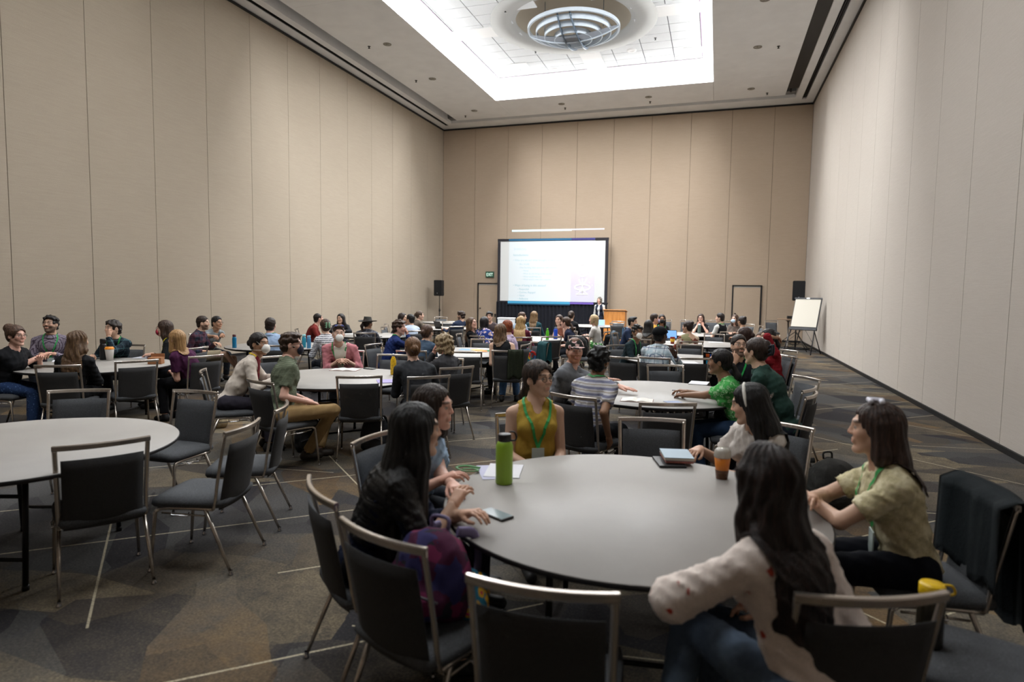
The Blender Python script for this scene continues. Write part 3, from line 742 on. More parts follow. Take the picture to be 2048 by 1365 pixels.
def cloth(pat, *cs):
    k = 'cloth_'+pat+'_'.join(cs)
    if k in _M: return _M[k]
    N = NT(k); C = [srgb(c) for c in cs]; b = N.b; b.inputs['Roughness'].default_value = .88; b.inputs['Specular IOR Level'].default_value = .2
    v = N.coord(); wv = N.noise(v, 260, 2); big = N.noise(v, 6, 3)
    def band(ax, period, width, off=0.):
        s_ = N.n('ShaderNodeSeparateXYZ'); N.l(v, s_.inputs[0]); return N.math('LESS_THAN', N.math('FLOORED_MODULO', N.math('ADD', s_.outputs[ax], off), period), width)
    base = N.ramp(wv.outputs[0], [(.3, tuple(x*.82 for x in C[0][:3])+(1,)), (.7, tuple(min(1, x*1.12) for x in C[0][:3])+(1,))])
    c = base
    if pat == 'plain' or pat == 'knit': pass
    elif pat == 'stripe':
        c = N.mix(band(2, .055, .020), c, C[1]); c = N.mix(band(2, .055, .008, .02), c, C[2] if len(C) > 2 else C[1])
    elif pat == 'finestripe':
        n2 = N.noise(v, 60, 1); c = N.mix(N.math('MULTIPLY', band(2, .032, .010), N.ramp(n2.outputs[0], [(.38, (0, 0, 0, 1)), (.44, (1, 1, 1, 1))])), c, C[1])
    elif pat == 'check':
        for ax in (0, 1, 2): c = N.mix(N.math('MULTIPLY', band(ax, .017, .006), .75), c, C[1])
    elif pat == 'plaid':
        for ax in (0, 1, 2):
            c = N.mix(N.math('MULTIPLY', band(ax, .115, .045), .55), c, C[1]); c = N.mix(N.math('MULTIPLY', band(ax, .115, .009, .03), .85), c, C[2])
    elif pat == 'weave':
        c = N.mix(N.math('MULTIPLY', band(2, .016, .006), .45), c, C[1]); c = N.mix(N.math('MULTIPLY', band(0, .022, .005), .35), c, C[1])
    elif pat in ('floral', 'paisley', 'spots', 'camo', 'shawl', 'sprig'):
        sc = {'floral': 19, 'paisley': 26, 'spots': 40, 'camo': 16, 'shawl': 9, 'sprig': 12}[pat]
        w_ = N.mix(.06, v, N.noise(v, 14, 2).outputs['Color'])
        vo = N.n('ShaderNodeTexVoronoi'); vo.inputs['Scale'].default_value = sc; N.l(w_, vo.inputs['Vector'])
        if pat == 'floral':
            c = N.mix(N.ramp(vo.outputs[0], [(.40, (1, 1, 1, 1)), (.46, (0, 0, 0, 1))]), c, C[1]); c = N.mix(N.ramp(vo.outputs[0], [(.16, (1, 1, 1, 1)), (.2, (0, 0, 0, 1))]), c, C[2])
        elif pat == 'paisley':
            c = N.mix(N.math('MULTIPLY', N.ramp(vo.outputs[0], [(.24, (0, 0, 0, 1)), (.30, (1, 1, 1, 1)), (.40, (1, 1, 1, 1)), (.46, (0, 0, 0, 1))]), .75), c, C[1])
        elif pat == 'spots': c = N.mix(N.ramp(vo.outputs[0], [(.22, (1, 1, 1, 1)), (.28, (0, 0, 0, 1))]), c, C[1])
        elif pat == 'sprig': c = N.mix(N.ramp(vo.outputs[0], [(.11, (1, 1, 1, 1)), (.17, (0, 0, 0, 1))]), c, C[1])
        else:
            s_ = N.n('ShaderNodeSeparateColor'); N.l(vo.outputs['Color'], s_.inputs[0])
            c = N.mix(N.math('GREATER_THAN', s_.outputs[0], .55), c, C[1]); c = N.mix(N.math('GREATER_THAN', s_.outputs[1], .7), c, C[2])
            if len(C) > 3: c = N.mix(N.math('GREATER_THAN', s_.outputs[2], .75), c, C[3])
    elif pat == 'denim': c = N.mix(N.ramp(big.outputs[0], [(.4, (0, 0, 0, 1)), (.65, (.6, .6, .6, 1))]), c, C[1])
    elif pat == 'batik':
        n2 = N.noise(v, 16, 4, .7); c = N.mix(N.ramp(n2.outputs[0], [(.46, (0, 0, 0, 1)), (.6, (1, 1, 1, 1))]), c, C[1]); c = N.mix(N.ramp(n2.outputs[0], [(.38, (1, 1, 1, 1)), (.44, (0, 0, 0, 1))]), c, C[2])
    N.l(c, b.inputs['Base Color']); N.bump(wv.outputs[0], .35, .002); _M[k] = N.m; return N.m
# ---------------------------------------------------------------- a person
SK = {'fair': (.66, .42, .32), 'pink': (.68, .40, .31), 'light': (.60, .38, .27), 'tan': (.45, .26, .165), 'brown': (.27, .145, .085), 'dark': (.11, .058, .038)}
def ik(a, t, l1, l2, pole):
    a, t = vec(*a), vec(*t); d = t-a; L = np.linalg.norm(d); L2 = min(L, (l1+l2)*.995); u = nrm(d); t = a+u*L2
    c = (l1*l1+L2*L2-l2*l2)/(2*L2); hgt = math.sqrt(max(0, l1*l1-c*c)); p = vec(*pole); p = nrm(p-u*(p@u)); return a+u*c+p*hgt, t
def to_np(p): return np.array([p[0], p[1], p[2]], float)
def person(head, face, body, label, skin='light', fem=False, hair=('short', '2a1c14'), shirt=('plain', '333333'), sleeve='long', pants=('plain', '22252c'),
           arms='table', lod=1, scale=1.0, poles=None, inner=None, tilt=0., lean=None, beard=None, mask=None, glasses=False, lanyard=None, hat=None, group=None, seat=.47, legs=True,
           stand=False, pelvis=None, bare_legs=False, skirt=None, hands=None, vest=None, wide=1.0, L=.35, vol=0., shoe='1a1a1c', elbow_z=None, twist=0., extra=None, knees=None, hair2=None, tuck=False, puff=0., hpose='relaxed'):
    """head: world position of the head centre; face/body: headings in degrees (0 = away from the camera, 90 = left, 180 = to the camera)"""
    hd = to_np(head); Rb = rotz(math.radians(body)); S_ = scale
    if stand: pz = hd[2]-.70*S_
    else: pz = seat+.085
    if pelvis is None:
        tors = hd[2]-pz; full = .635*S_
        ln = math.sqrt(max(0, full**2-tors**2)) if tors < full else .03
        ln = min(ln, .38) if lean is None else lean
        pv = vec(0, -ln, 0); pv = hd+Rb@pv; pv[2] = pz
    else: pv = vec(pelvis[0], pelvis[1], pz)
    base = vec(pv[0], pv[1], 0)
    W2L = Rb.T; Lc = lambda p: W2L@(to_np(p)-base)           # world -> local (x right, y forward)
    H = Lc(hd); P = vec(0, 0, pz)
    Rh = rotz(math.radians(face-body))@rotx(math.radians(-tilt))
    nk = H+Rh@vec(0, -.035, -.10)*S_                          # under the skull
    up = nrm(nk-P); T = np.linalg.norm(nk-P)
    C7 = P+up*(T-.075*S_) if T > .4 else nk-vec(0, 0, .07)
    ch = P+(C7-P)*.70; wa = P+(C7-P)*.33
    tw = math.radians(twist); rx = vec(math.cos(tw), math.sin(tw), 0); fw = vec(-math.sin(tw), math.cos(tw), 0)
    fw_t = nrm(np.cross(up, rx)) ; fw_t = fw_t if fw_t[1] > -.5 else -fw_t
    sw = (.150 if fem else .172)*S_*wide; shz = C7-up*.062
    shL, shR = shz-rx*sw, shz+rx*sw
    hipw = .095*S_
    h = (.0105, .014, .021)[lod]
    TBL = .765
    A = arms if isinstance(arms, (tuple, list)) else (arms, arms)
    hw = []; bend = []
    gz = lambda z: z
    for side, a in zip((-1, 1), A):
        s_ = side
        pole = vec(s_*.6, -.35, -.75)
        if isinstance(a, np.ndarray) or (isinstance(a, tuple) and not isinstance(a[0], str)): t = Lc(a); hpz = 'relaxed'
        elif a == 'table': t = vec(s_*.075, max(H[1]+.12, .24)+.05, TBL+.025)
        elif a == 'tableclasp': t = vec(s_*.055, max(H[1]+.10, .22), TBL+.05)
        elif a == 'crossed': t = vec(-s_*.06, H[1]+.26, TBL+.03+.035*(s_ > 0)); pole = vec(s_*1, .0, -.5)
        elif a == 'lap': t = vec(s_*.10, .25, pz+.10); pole = vec(s_*.35, -.6, -1)
        elif a == 'down': t = vec(s_*.24, -.02, max(pz-.02, .3) if not stand else pz-.10); pole = vec(s_*.2, -1, 0)
        elif a == 'chin': t = H+vec(s_*.03, .06, -.135); pole = vec(s_*.5, .5, -1)
        elif a == 'cheek': t = H+Rh@vec(s_*.072, .055, -.185); pole = vec(s_*.5, .6, -1)
        elif a == 'mouth': t = H+vec(s_*.03, .12, -.09); pole = vec(s_*.4, .4, -1)
        elif a == 'gesture': t = vec(s_*.18, H[1]+.36, TBL+.14)
        elif a == 'raise': t = vec(s_*.22, H[1]+.30, H[2]-.16); pole = vec(s_*.6, 0, -1)
        elif a == 'over': t = H+vec(-s_*.0, -.15, .0); pole = vec(s_*1, .4, .6)
        elif a == 'hip': t = vec(s_*.17, .10, pz+.05); pole = vec(s_*1, -.6, 0)
        sh = shL if side < 0 else shR
        if poles and poles[0 if side < 0 else 1] is not None: pole = vec(*poles[0 if side < 0 else 1])
        e, t2 = ik(sh, t, .285*S_, .25*S_, pole); 
        if not stand and a in ('table', 'tableclasp', 'crossed') : e[2] = max(e[2], TBL+.0) if e[1] > .34 else e[2]
        bend.append(e); hw.append(t2)
    # leg joints
    kn, an = [], []
    for i, s_ in enumerate((-1, 1)):
        if stand: kn.append(vec(s_*.10, .02, pz*.52)); an.append(vec(s_*.11, 0, .09))
        elif knees is not None: kn.append(Lc(knees[i][0])); an.append(Lc(knees[i][1]))
        else:
            kn.append(vec(s_*(.12 if not fem else .085), .43*S_, .50)); an.append(vec(s_*.12, .40*S_+.03*s_, .085))
    lo = np.min([P-.30, H-.12, *bend, *hw, *kn, *an, shL, shR], axis=0)-.10; hi = np.max([P+.2, H+.1, *bend, *hw, *kn, *an, shL, shR], axis=0)+.10
    sk = SK[skin] if isinstance(skin, str) else skin; parts = []
    AX = np.stack([rx, fw_t, nrm(np.cross(rx, fw_t))]) ; 
    if AX[2] @ up < 0: AX[2] *= -1
    def torso(F_, g, lower=True, k=.05):
        F_.ell(P+vec(0, .0, -.01), vec(.152, .112, .10)*S_*vec(wide, wide, 1)+g, 0)
        F_.ell(wa, vec(.128 if fem else .145, .100, .13)*S_*vec(wide, wide, 1)+g, k, rot=AX)
        F_.ell(ch, vec(.140 if fem else .160, .108, .15)*S_*vec(wide, wide, 1)+g, k, rot=AX)
        F_.cone(shL*.84+shR*.16, shR*.84+shL*.16, .050*S_+g, None, k)
        for q_ in (shL, shR): F_.cone(C7+up*.015, q_+up*.012, .050*S_+g*.6, .040*S_+g, .035)
        if fem:
            for s_ in (-1, 1): F_.ell(ch+rx*s_*.068+fw_t*.085-up*.015, vec(.058, .05, .058)*S_+g*.8, .03)
    # --- body: one continuous skin surface
    F_ = Field(np.minimum(lo, (-.4, -.4, 0))*0+lo, hi, h)
    torso(F_, -.004); F_.cone(C7-up*.03, nk, .066*S_, .055*S_, .03)
    for i, s_ in enumerate((-1, 1)):
        sh = (shL, shR)[i]; e, w_ = bend[i], hw[i]
        F_.cone(sh, e, .046*S_, .036*S_, .03); F_.cone(e, w_, .038*S_, .0255*S_, .012)
        if not far_or(legs): pass
        if legs:
            hp = P+vec(s_*hipw, 0, -.01)
            F_.cone(hp, kn[i], .078*S_, .050*S_, .03); F_.cone(kn[i], an[i], .052*S_, .034*S_, .02)
            F_.cone(an[i]+vec(0, -.02, -.045), an[i]+vec(0, .12, -.06), .032, .026, .02)
    V, Q = F_.mesh(); parts.append((V, Q, np.tile(np.array(sk), (len(V), 1))))
    FB = F_
    V, Q = head_t(lod, fem); beardc = tuple(srgb(beard)[:3]) if beard else None
    br = srgb(hair[1])[:3]
    cl = head_cols(V, sk, (min(1, sk[0]*.88), sk[1]*.62, sk[2]*.62), tuple(np.array(br)*.8+np.array(sk)*.1), beard=beardc, far=lod == 2)
    parts.append(((V*S_)@Rh.T+H, Q, cl))
    for i, s_ in enumerate((-1, 1)):
        a = A[i]; pz_ = 'relaxed'; e, w_ = bend[i], hw[i]; fd = nrm(w_-e); pn = vec(0, 0, -1)
        if hands and hands[i]: pz_ = hands[i]
        elif a in ('mouth', 'chin'): pz_ = 'fist'
        elif a == 'tableclasp': pz_ = 'hold'
        elif a in ('table', 'lap'): pz_ = hpose
        elif a == 'gesture': pz_ = 'open'; pn = vec(-s_, 0, .3)
        elif a == 'crossed': pz_ = 'relaxed'
        if isinstance(a, str):
            if a in ('chin', 'mouth', 'cheek'): pn = nrm(H-w_); fd = nrm(fd+vec(0, 0, .6)) if a == 'cheek' else fd
            if a in ('tableclasp',): fd = nrm(vec(-s_*.75, .55, .05)); pn = nrm(vec(-s_*.6, -.3, -.5))
            if a == 'table': fd = nrm(vec(-s_*.45, .8, -.02))
            if a in ('down', 'hip'): pn = vec(-s_, 0, 0)
            if a == 'raise': fd = nrm(fd*vec(1, 1, 1)+vec(0, 0, .8)); pn = vec(-s_*.5, .8, 0)
            if a == 'over': fd = nrm(vec(-s_*.7, -.6, -.3)); pn = vec(0, .3, -1)
        y_ = fd; z_ = -nrm(pn-y_*(pn@y_)); x_ = np.cross(y_, z_)
        V, Q = hand_t(lod, pz_); V = V.copy()
        if s_ < 0: V[:, 0] *= -1; Q = Q[:, ::-1]
        V = (V*S_*(.92 if fem else 1.0))@np.stack([x_, y_, z_])+w_-y_*.004
        parts.append((V, Q, np.tile(np.array(sk)*np.array([1.0, .93, .9]), (len(V), 1))))
    V, Q, C_ = merge(parts)
    root = link('person', np_mesh('person', V, Q, C_), skin_mat(sk)); root.location = base; root.rotation_euler = (0, 0, math.radians(body))
    tag(root, label, 'person', group)
    # --- shirt
    g = .013; F_ = Field(lo-.02, hi+.02, h)
    torso(F_, g)
    sl_end = {'long': .93, 'elbow': 1., 'short': .62, 'none': 0}
    for i in (0, 1):
        sh = (shL, shR)[i]; e, w_ = bend[i], hw[i]
        if sleeve == 'none':
            continue
        if sleeve == 'short':
            q = sh+(e-sh)*.66; dn_ = nrm(e-sh); F_.cone(sh, q+dn_*.04, .056*S_, .060*S_+puff, .03, clip=[(q, dn_)])
        else:
            F_.cone(sh, e, .057*S_, .050*S_+puff, .03)
            fr = {'long': .90, 'elbow': .45, 'threeq': .55, 'toelbow': .12}[sleeve]; q = e+(w_-e)*fr; dn_ = nrm(w_-e)
            F_.cone(e, q+dn_*.03, .051*S_+puff, (.036 if fr > .8 else .048)*S_+puff*.5, .02, clip=[(q, dn_)])
    if sleeve == 'none':
        for i, s_ in enumerate((-1, 1)):
            sh = (shL, shR)[i]; F_.cone(sh+rx*s_*.012+up*.03, sh+(bend[i]-sh)*.5, .068*S_, .052, .012, 'sub')
    # neckline
    if hair is not None:
        F_.cone(C7+up*.035+fw*.02, nk+up*.05, .062*S_, .062*S_, .008, 'sub')
        if shirt[0] == 'vneck' or sleeve == 'none': F_.cone(C7+fw*.10+up*.0, C7+fw*.15-up*.06, .045, .02, .01, 'sub')
    F_.displace(folds(int(abs(hd[0]*97+hd[1]*31)*10) % 9973, .007 if sleeve == 'none' else .016 if lod < 2 else .010))
    FS = F_
    V, Q = F_.mesh(); so = link('shirt' if not skirt or skirt[0] != 'dress' else 'dress', np_mesh('shirt', V, Q), cloth(*shirt), root)
    # --- trousers / skirt
    if legs:
        F_ = Field(lo-.02, hi+.02, h)
        F_.ell(P+vec(0, .0, -.02), vec(.162, .122, .095)*S_*vec(wide, wide, 1)+.002, 0)
        for i, s_ in enumerate((-1, 1)):
            hp = P+vec(s_*hipw, 0, -.01)
            if bare_legs:
                q = hp+(kn[i]-hp)*.88; dn_ = nrm(kn[i]-hp); F_.cone(hp, q+dn_*.04, .094*S_, .084*S_, .03, clip=[(q, dn_)])
            else:
                F_.cone(hp, kn[i], .092*S_, .064*S_, .03); dn_ = nrm(an[i]-kn[i]); q = an[i]-dn_*.02
                F_.cone(kn[i], q+dn_*.03, .065*S_, .055*S_, .02, clip=[(q, dn_)])
        if skirt:
            F_.cone(P+vec(0, .03, -.01), (kn[0]+kn[1])/2+vec(0, -.04, -.03), .15, .13, .04, sq=((1, 0, 0), .85)); F_.cone((kn[0]+kn[1])/2, (kn[0]+kn[1])/2+vec(0, 0, -.22), .13, .14, .04, sq=((1, 0, 0), .85))
        F_.displace(folds(int(abs(hd[0]*57+hd[1]*13)*10) % 9973, .009, .12))
        V, Q = F_.mesh(); link('skirt' if skirt else ('shorts' if bare_legs else 'trousers'), np_mesh('trousers', V, Q), cloth(*(skirt if skirt else pants)), root)
        for i in (0, 1):
            a = an[i]; F2 = Field(a+vec(-.09, -.11, -.10), a+vec(.09, .22, .05), max(h*.8, .010)); fz = -a[2]+.0
            F2.cone(a+vec(0, -.035, -.045), a+vec(0, .125, -.052), .042, .036, 0, clip=[(a+vec(0, 0, -.082), (0, 0, -1))]); F2.cone(a+vec(0, -.015, -.02), a+vec(0, -.01, -.0), .043, .045, .02, clip=[(a+vec(0, 0, .012), (0, 0, 1))])
            V, Q = F2.mesh(); link('shoe', np_mesh('shoe', V, Q), mat('shoe_'+shoe, '#'+shoe, .6, bump=.2), root)
    def hfr(V): return (V*S_)@Rh.T+H
    # --- hair, hat, mask, glasses
    if hair and hair[0] != 'none':
        V, Q = hair_mesh(hair[0], lod, fem, L, int(abs(hd[0]*31))*7 % 97, vol); V = V*S_
        V = V@Rh.T+H
        if hair[0] in ('long', 'wavy', 'shoulder', 'pony', 'lowpony'):
            # hanging hair rests on the clothes instead of passing through them
            dr = Rh.T; bk = nrm(-fw_t*1.0+up*.25)
            for _ in range(7):
                d = FS.at(V); m = (d < .012) & (V[:, 2] < H[2]-.09*S_); side = ((V-H)@rx > .05)[m] & (L >= .5); dv = np.where(side[:, None], nrm(rx+up*.2)[None], bk[None]); V[m] += dv*(.014-d[m])[:, None]*.9
        ho = link('hair', np_mesh('hair', V, Q), hair_mat(*hair[1:]), root)
    else: ho = None
    if hat == 'cap':
        F2 = Field((-.12, -.14, .0), (.12, .21, .17), .006 if lod < 2 else .011); F2.ell((0, -.014, .045), (.094, .112, .092), 0, clip=[((0, 0, .035), (0, -.1, -1))]); F2.ell((0, .11, .047), (.072, .09, .010), .008)
        V, Q = F2.mesh(); link('cap', np_mesh('cap', hfr(V), Q), cloth(*extra), root)
    elif hat == 'beanie':
        F2 = Field((-.13, -.15, -.02), (.13, .14, .19), .008); F2.ell((0, -.02, .055), (.098, .118, .085), 0, clip=[((0, 0, .03), (0, .35, -1))]); F2.cone((-.04, .09, .05), (.04, .09, .05), .014, .014, .02)
        V, Q = F2.mesh(); link('flat_cap', np_mesh('flat_cap', hfr(V), Q), cloth('plain', '15171b'), root)
    elif hat == 'brim':
        F2 = Field((-.25, -.25, 0), (.25, .25, .20), .009); F2.ell((0, -.01, .05), (.215, .225, .011), 0); F2.cone((0, -.01, .05), (0, -.01, .13), .098, .080, .01, clip=[((0, 0, .15), (0, .1, 1))]); F2.ell((0, -.01, .165), (.03, .07, .03), .01, 'sub')
        V, Q = F2.mesh(); V[:, 2] += .22*V[:, 0]**2*6*.4; link('hat', np_mesh('hat', hfr(V), Q), cloth('plain', '4a4946'), root)
    if mask:
        F2 = Field((-.085, .0, -.125), (.085, .17, .03), .005 if lod < 2 else .009)
        if mask[0] == 'cup': F2.ell((0, .080, -.045), (.053, .047, .053), 0); F2.ell((0, .045, -.045), (.05, .05, .06), .004, 'sub')
        else: F2.ell((0, .075, -.047), (.062, .045, .056), 0); F2.ell((0, .045, -.047), (.058, .05, .07), .004, 'sub')
        V, Q = F2.mesh(); mo = link('face_mask', np_mesh('face_mask', hfr(V), Q), mat('mask_'+mask[1], '#'+mask[1], .8), root)
        b = BM()
        for s_ in (-1, 1):
            ear = [(s_*.048, .085, -.03), (s_*.074, .02, -.005), (s_*.080, -.03, .0)] if mask[0] != 'cup' else [(s_*.046, .088, -.03), (s_*.080, .01, .05), (s_*.06, -.08, .09)]
            tube(b, [tuple(hfr(np.array([p]))[0]) for p in smooth_path(ear, 4)], .0022 if lod < 2 else .003, 5)
            if mask[0] == 'cup': tube(b, [tuple(hfr(np.array([p]))[0]) for p in smooth_path([(s_*.046, .08, -.06), (s_*.072, .0, -.06), (s_*.05, -.07, -.06)], 4)], .0022, 5)
        obj('strap', b, mat('mask_strap', (.85, .85, .83), .7), mo)
    if glasses:
        b = BM(); n_ = 14
        for s_ in (-1, 1):
            pts = [(s_*.031+.023*math.cos(2*PI*k/n_), .100-.006*abs(math.cos(2*PI*k/n_)), .008+.018*math.sin(2*PI*k/n_)) for k in range(n_+1)]
            tube(b, [tuple(hfr(np.array([p]))[0]) for p in pts], .0018, 5)
            tube(b, [tuple(hfr(np.array([p]))[0]) for p in ((s_*.054, .094, .012), (s_*.076, .05, .012), (s_*.080, -.01, .010))], .0018, 5)
        tube(b, [tuple(hfr(np.array([p]))[0]) for p in ((-.009, .103, .012), (0, .106, .014), (.009, .103, .012))], .0018, 5)
        obj('glasses', b, mat('spectacle_frame', (.10, .09, .09), .3, .3), root)
    if lanyard:
        b = BM(); pl = []
        path = [vec(0, -.075, .01), vec(.062, -.035, .02), vec(.088, .03, -.01), vec(.075, .10, -.09), vec(.03, .13, -.22), vec(0, .135, -.30)]
        for s_ in (-1, 1):
            cp = [C7+rx*p[0]*s_+fw_t*p[1]+up*(p[2]+.02) for p in path]; sp_ = [to_np(q) for q in smooth_path([tuple(c) for c in cp], 5)]
            A_ = np.array(sp_)
            for _ in range(6): d = FS.at(A_); A_ += FS.grad(A_)*(.006-np.clip(d, -.05, .03))[:, None]*.9
            A_[:, :] = (A_+np.roll(A_, 1, 0)+np.roll(A_, -1, 0))/3 if False else A_
            Nn = FS.grad(A_); V0 = []
            for k in range(len(A_)):
                t_ = nrm(A_[min(k+1, len(A_)-1)]-A_[max(k-1, 0)]); sd = nrm(np.cross(t_, Nn[k]))*.0095; V0.append([b.verts.new(tuple(A_[k]+sd+Nn[k]*.002)), b.verts.new(tuple(A_[k]-sd+Nn[k]*.002))])
            for p_, q_ in zip(V0, V0[1:]): b.faces.new((p_[0], p_[1], q_[1], q_[0]))
            tip = A_[-1]; tn = Nn[-1]
        lo_ = obj('lanyard', b, mat('lanyard_'+lanyard, '#'+lanyard, .6), root)
        b = BM(); c0 = tip-vec(0, 0, .06)+tn*.004
        Mx = Matrix.Translation(tuple(c0)) @ Matrix.Rotation(math.atan2(-tn[0], tn[1]) if abs(tn[1])+abs(tn[0]) > 1e-3 else 0, 4, 'Z'); box(b, (0, 0, 0), (.085, .006, .115), Mx)
        obj('badge', b, mat('badge_card', (.80, .86, .84), .4), lo_)
    if vest:
        F2 = Field(lo-.02, hi+.02, h)
        torso(F2, .026); F2.cone(C7+up*.02, nk, .085, .07, .01, 'sub')
        F2.ell(ch+fw_t*.19+up*.02, vec(.05 if vest[1] == 'open' else .02, .12, .5), .01, 'sub')
        for i, s_ in enumerate((-1, 1)): F2.cone((shL, shR)[i]+rx*s_*.02+up*.03, (shL, shR)[i]+(bend[i]-(shL, shR)[i])*.5, .075, .06, .01, 'sub')
        V, Q = F2.mesh(); link('vest', np_mesh('vest', V, Q), cloth('plain', vest[0]), root)
    if inner:                  # open front showing what is worn under it
        F2 = Field(lo-.02, hi+.02, h*.8); torso(F2, g+.011)
        X = F2.ax[0][:, None, None]-ch[0]; Y = F2.ax[1][None, :, None]-ch[1]; Zz = F2.ax[2][None, None, :]-ch[2]
        a_ = np.abs(X*rx[0]+Y*rx[1]+Zz*rx[2]); u_ = X*up[0]+Y*up[1]+Zz*up[2]; f_ = X*fw_t[0]+Y*fw_t[1]+Zz*fw_t[2]
        F2.v = np.maximum(np.maximum(F2.v, a_-np.clip(.030+(u_+.18)*.20, .02, .085)), np.maximum(-f_+.01, -(u_+.30))).astype(np.float32)
        F2.cone(C7+up*.035+fw*.02, nk+up*.05, .062*S_, .062*S_, .008, 'sub')
        V, Q = F2.mesh(); link('undershirt', np_mesh('undershirt', V, Q), cloth('plain', inner), root)
    if lod < 2 and hair:       # shirt collar for collared shirts
        if shirt[0] in ('check', 'plaid', 'weave') or (len(shirt) > 1 and extra == 'collar'):
            b = BM(); n_ = 20; V0 = []
            for k in range(n_+1):
                a = PI*1.5+(2*PI-.7)*(k/n_)*1-PI+.35; c_, s2 = math.cos(a+PI/2), math.sin(a+PI/2); o_ = C7+up*.012
                V0.append([b.verts.new(tuple(o_+rx*c_*rr+fw_t*(s2*rr+.005)+up*zz)) for rr, zz in ((.074, -.012), (.070, .035), (.078, .036), (.094, -.006))])
            for p_, q_ in zip(V0, V0[1:]):
                for k in range(3): b.faces.new((p_[k], q_[k], q_[k+1], p_[k+1]))
            obj('collar', b, cloth(*shirt), so, True)
    root['_H'] = tuple(base+Rb@H)
    del root['_H']
    return root, dict(H=H, Rh=Rh, FS=FS, C7=C7, up=up, fw=fw_t, rx=rx, ch=ch, P=P, hfr=hfr)
def far_or(x): return x

# ---------------------------------------------------------------- banquet chair: origin on the floor under the seat, facing +y
M_frame = mat('chair_champagne_metal', (.75, .715, .68), .25, .85)
M_chrome = mat('chrome', (.78, .78, .80), .15, 1.)
def fabric_mat():
    N = NT('chair_fabric'); v = N.coord(); n_ = N.noise(v, 330, 2, .7); n2 = N.noise(v, 9, 2)
    N.l(N.ramp(n_.outputs[0], [(.3, srgb((.21, .215, .225))), (.52, srgb((.31, .318, .33))), (.75, srgb((.42, .43, .445)))]), N.b.inputs['Base Color'])
    N.b.inputs['Roughness'].default_value = .92; N.b.inputs['Specular IOR Level'].default_value = .2; N.bump(n_.outputs[0], .4, .002); return N.m
M_fab = fabric_mat()
M_fabB = mat('chair_back_shell', (.20, .20, .205), .85, fleck=.25, fscale=260, bump=.3)
CH_TOP = .895
def arc_y(x): return .035*(x/.225)**2            # the back curves round the sitter
def make_chair(far=False):
    t = empty('banquet_chair')
    # seat cushion
    b = BM(); nx, ny = 9, 9; top, bot = [], []
    def edge(u): return (1-abs(u)**5)
    V = []
    for j in range(ny):
        row = []; v_ = -1+2*j/(ny-1)
        for i in range(nx):
            u = -1+2*i/(nx-1); cu = 1-.06*(abs(v_)**6)-.03*(v_ < 0)*abs(v_); x = .228*u*cu; y = .235*v_*(1-.07*abs(u)**6)
            row.append((x, y, .455+.028*math.sqrt(max(0, (1-abs(u)**4)*(1-abs(v_)**4)))+.004*(v_ > 0)))
        V.append(row)
    T_ = [[b.verts.new(p) for p in r] for r in V]; B_ = [[b.verts.new((p[0]*.97, p[1]*.97, .412)) for p in r] for r in V]
    for j in range(ny-1):
        for i in range(nx-1):
            b.faces.new((T_[j][i], T_[j][i+1], T_[j+1][i+1], T_[j+1][i])); b.faces.new((B_[j][i], B_[j+1][i], B_[j+1][i+1], B_[j][i+1]))
    ring = [(0, i) for i in range(nx)]+[(j, nx-1) for j in range(1, ny)]+[(ny-1, i) for i in range(nx-2, -1, -1)]+[(j, 0) for j in range(ny-2, 0, -1)]
    M_ = [b.verts.new(((T_[j][i].co.x)*1.02, T_[j][i].co.y*1.02, .432)) for j, i in ring]
    for k in range(len(ring)):
        a, c_ = ring[k], ring[(k+1) % len(ring)]; m0, m1 = M_[k], M_[(k+1) % len(ring)]
        b.faces.new((T_[a[0]][a[1]], m0, m1, T_[c_[0]][c_[1]])); b.faces.new((m0, B_[a[0]][a[1]], B_[c_[0]][c_[1]], m1))
    obj('seat', b, M_fab, t, True)
    # back line: y(z) from seat rear to the top rail
    def by(z): s_ = (z-.40)/(CH_TOP-.40); return -.205-.085*s_-.012*s_*s_
    # back pad: curved shell between the posts
    b = BM(); nx, nz = 9, 8; Fv, Kv = [], []
    for j in range(nz):
        z = .395+(.815-.395)*j/(nz-1); fr, kr = [], []
        for i in range(nx):
            u = -1+2*i/(nx-1); x = .196*u*(1.0+.05*(z-.4)); y = by(z)-arc_y(x)*-1+.0; e = (1-abs(u)**6)*(1-abs(2*j/(nz-1)-1)**8)
            fr.append(b.verts.new((x, by(z)+arc_y(x)-.018+.026*e, z))); kr.append(b.verts.new((x, by(z)+arc_y(x)-.020-.012*e, z)))
        Fv.append(fr); Kv.append(kr)
    for j in range(nz-1):
        for i in range(nx-1):
            f = b.faces.new((Fv[j][i+1], Fv[j][i], Fv[j+1][i], Fv[j+1][i+1])); f = b.faces.new((Kv[j][i], Kv[j][i+1], Kv[j+1][i+1], Kv[j+1][i])); f.material_index = 1
    for j in range(nz-1):
        b.faces.new((Fv[j][0], Kv[j][0], Kv[j+1][0], Fv[j+1][0])); b.faces.new((Kv[j][-1], Fv[j][-1], Fv[j+1][-1], Kv[j+1][-1]))
    for i in range(nx-1):
        b.faces.new((Kv[0][i], Fv[0][i], Fv[0][i+1], Kv[0][i+1])); b.faces.new((Fv[-1][i], Kv[-1][i], Kv[-1][i+1], Fv[-1][i+1]))
    obj('backrest', b, [M_fab, M_fabB], t, True)
    # back frame: posts and the curved top rail, flat oval tube
    for s_ in (-1, 1):
        b = BM(); tube(b, smooth_path([(s_*.213, -.17, .405), (s_*.214, by(.45)+.03, .45), (s_*.217, by(.6)+.035, .6), (s_*.223, by(.86)+.036, .86), (s_*.224, by(.885)+.036, .885)], 3), .013, 8, flat=.72, up=(0, 1, 0)); obj('back_post', b, M_frame, t)
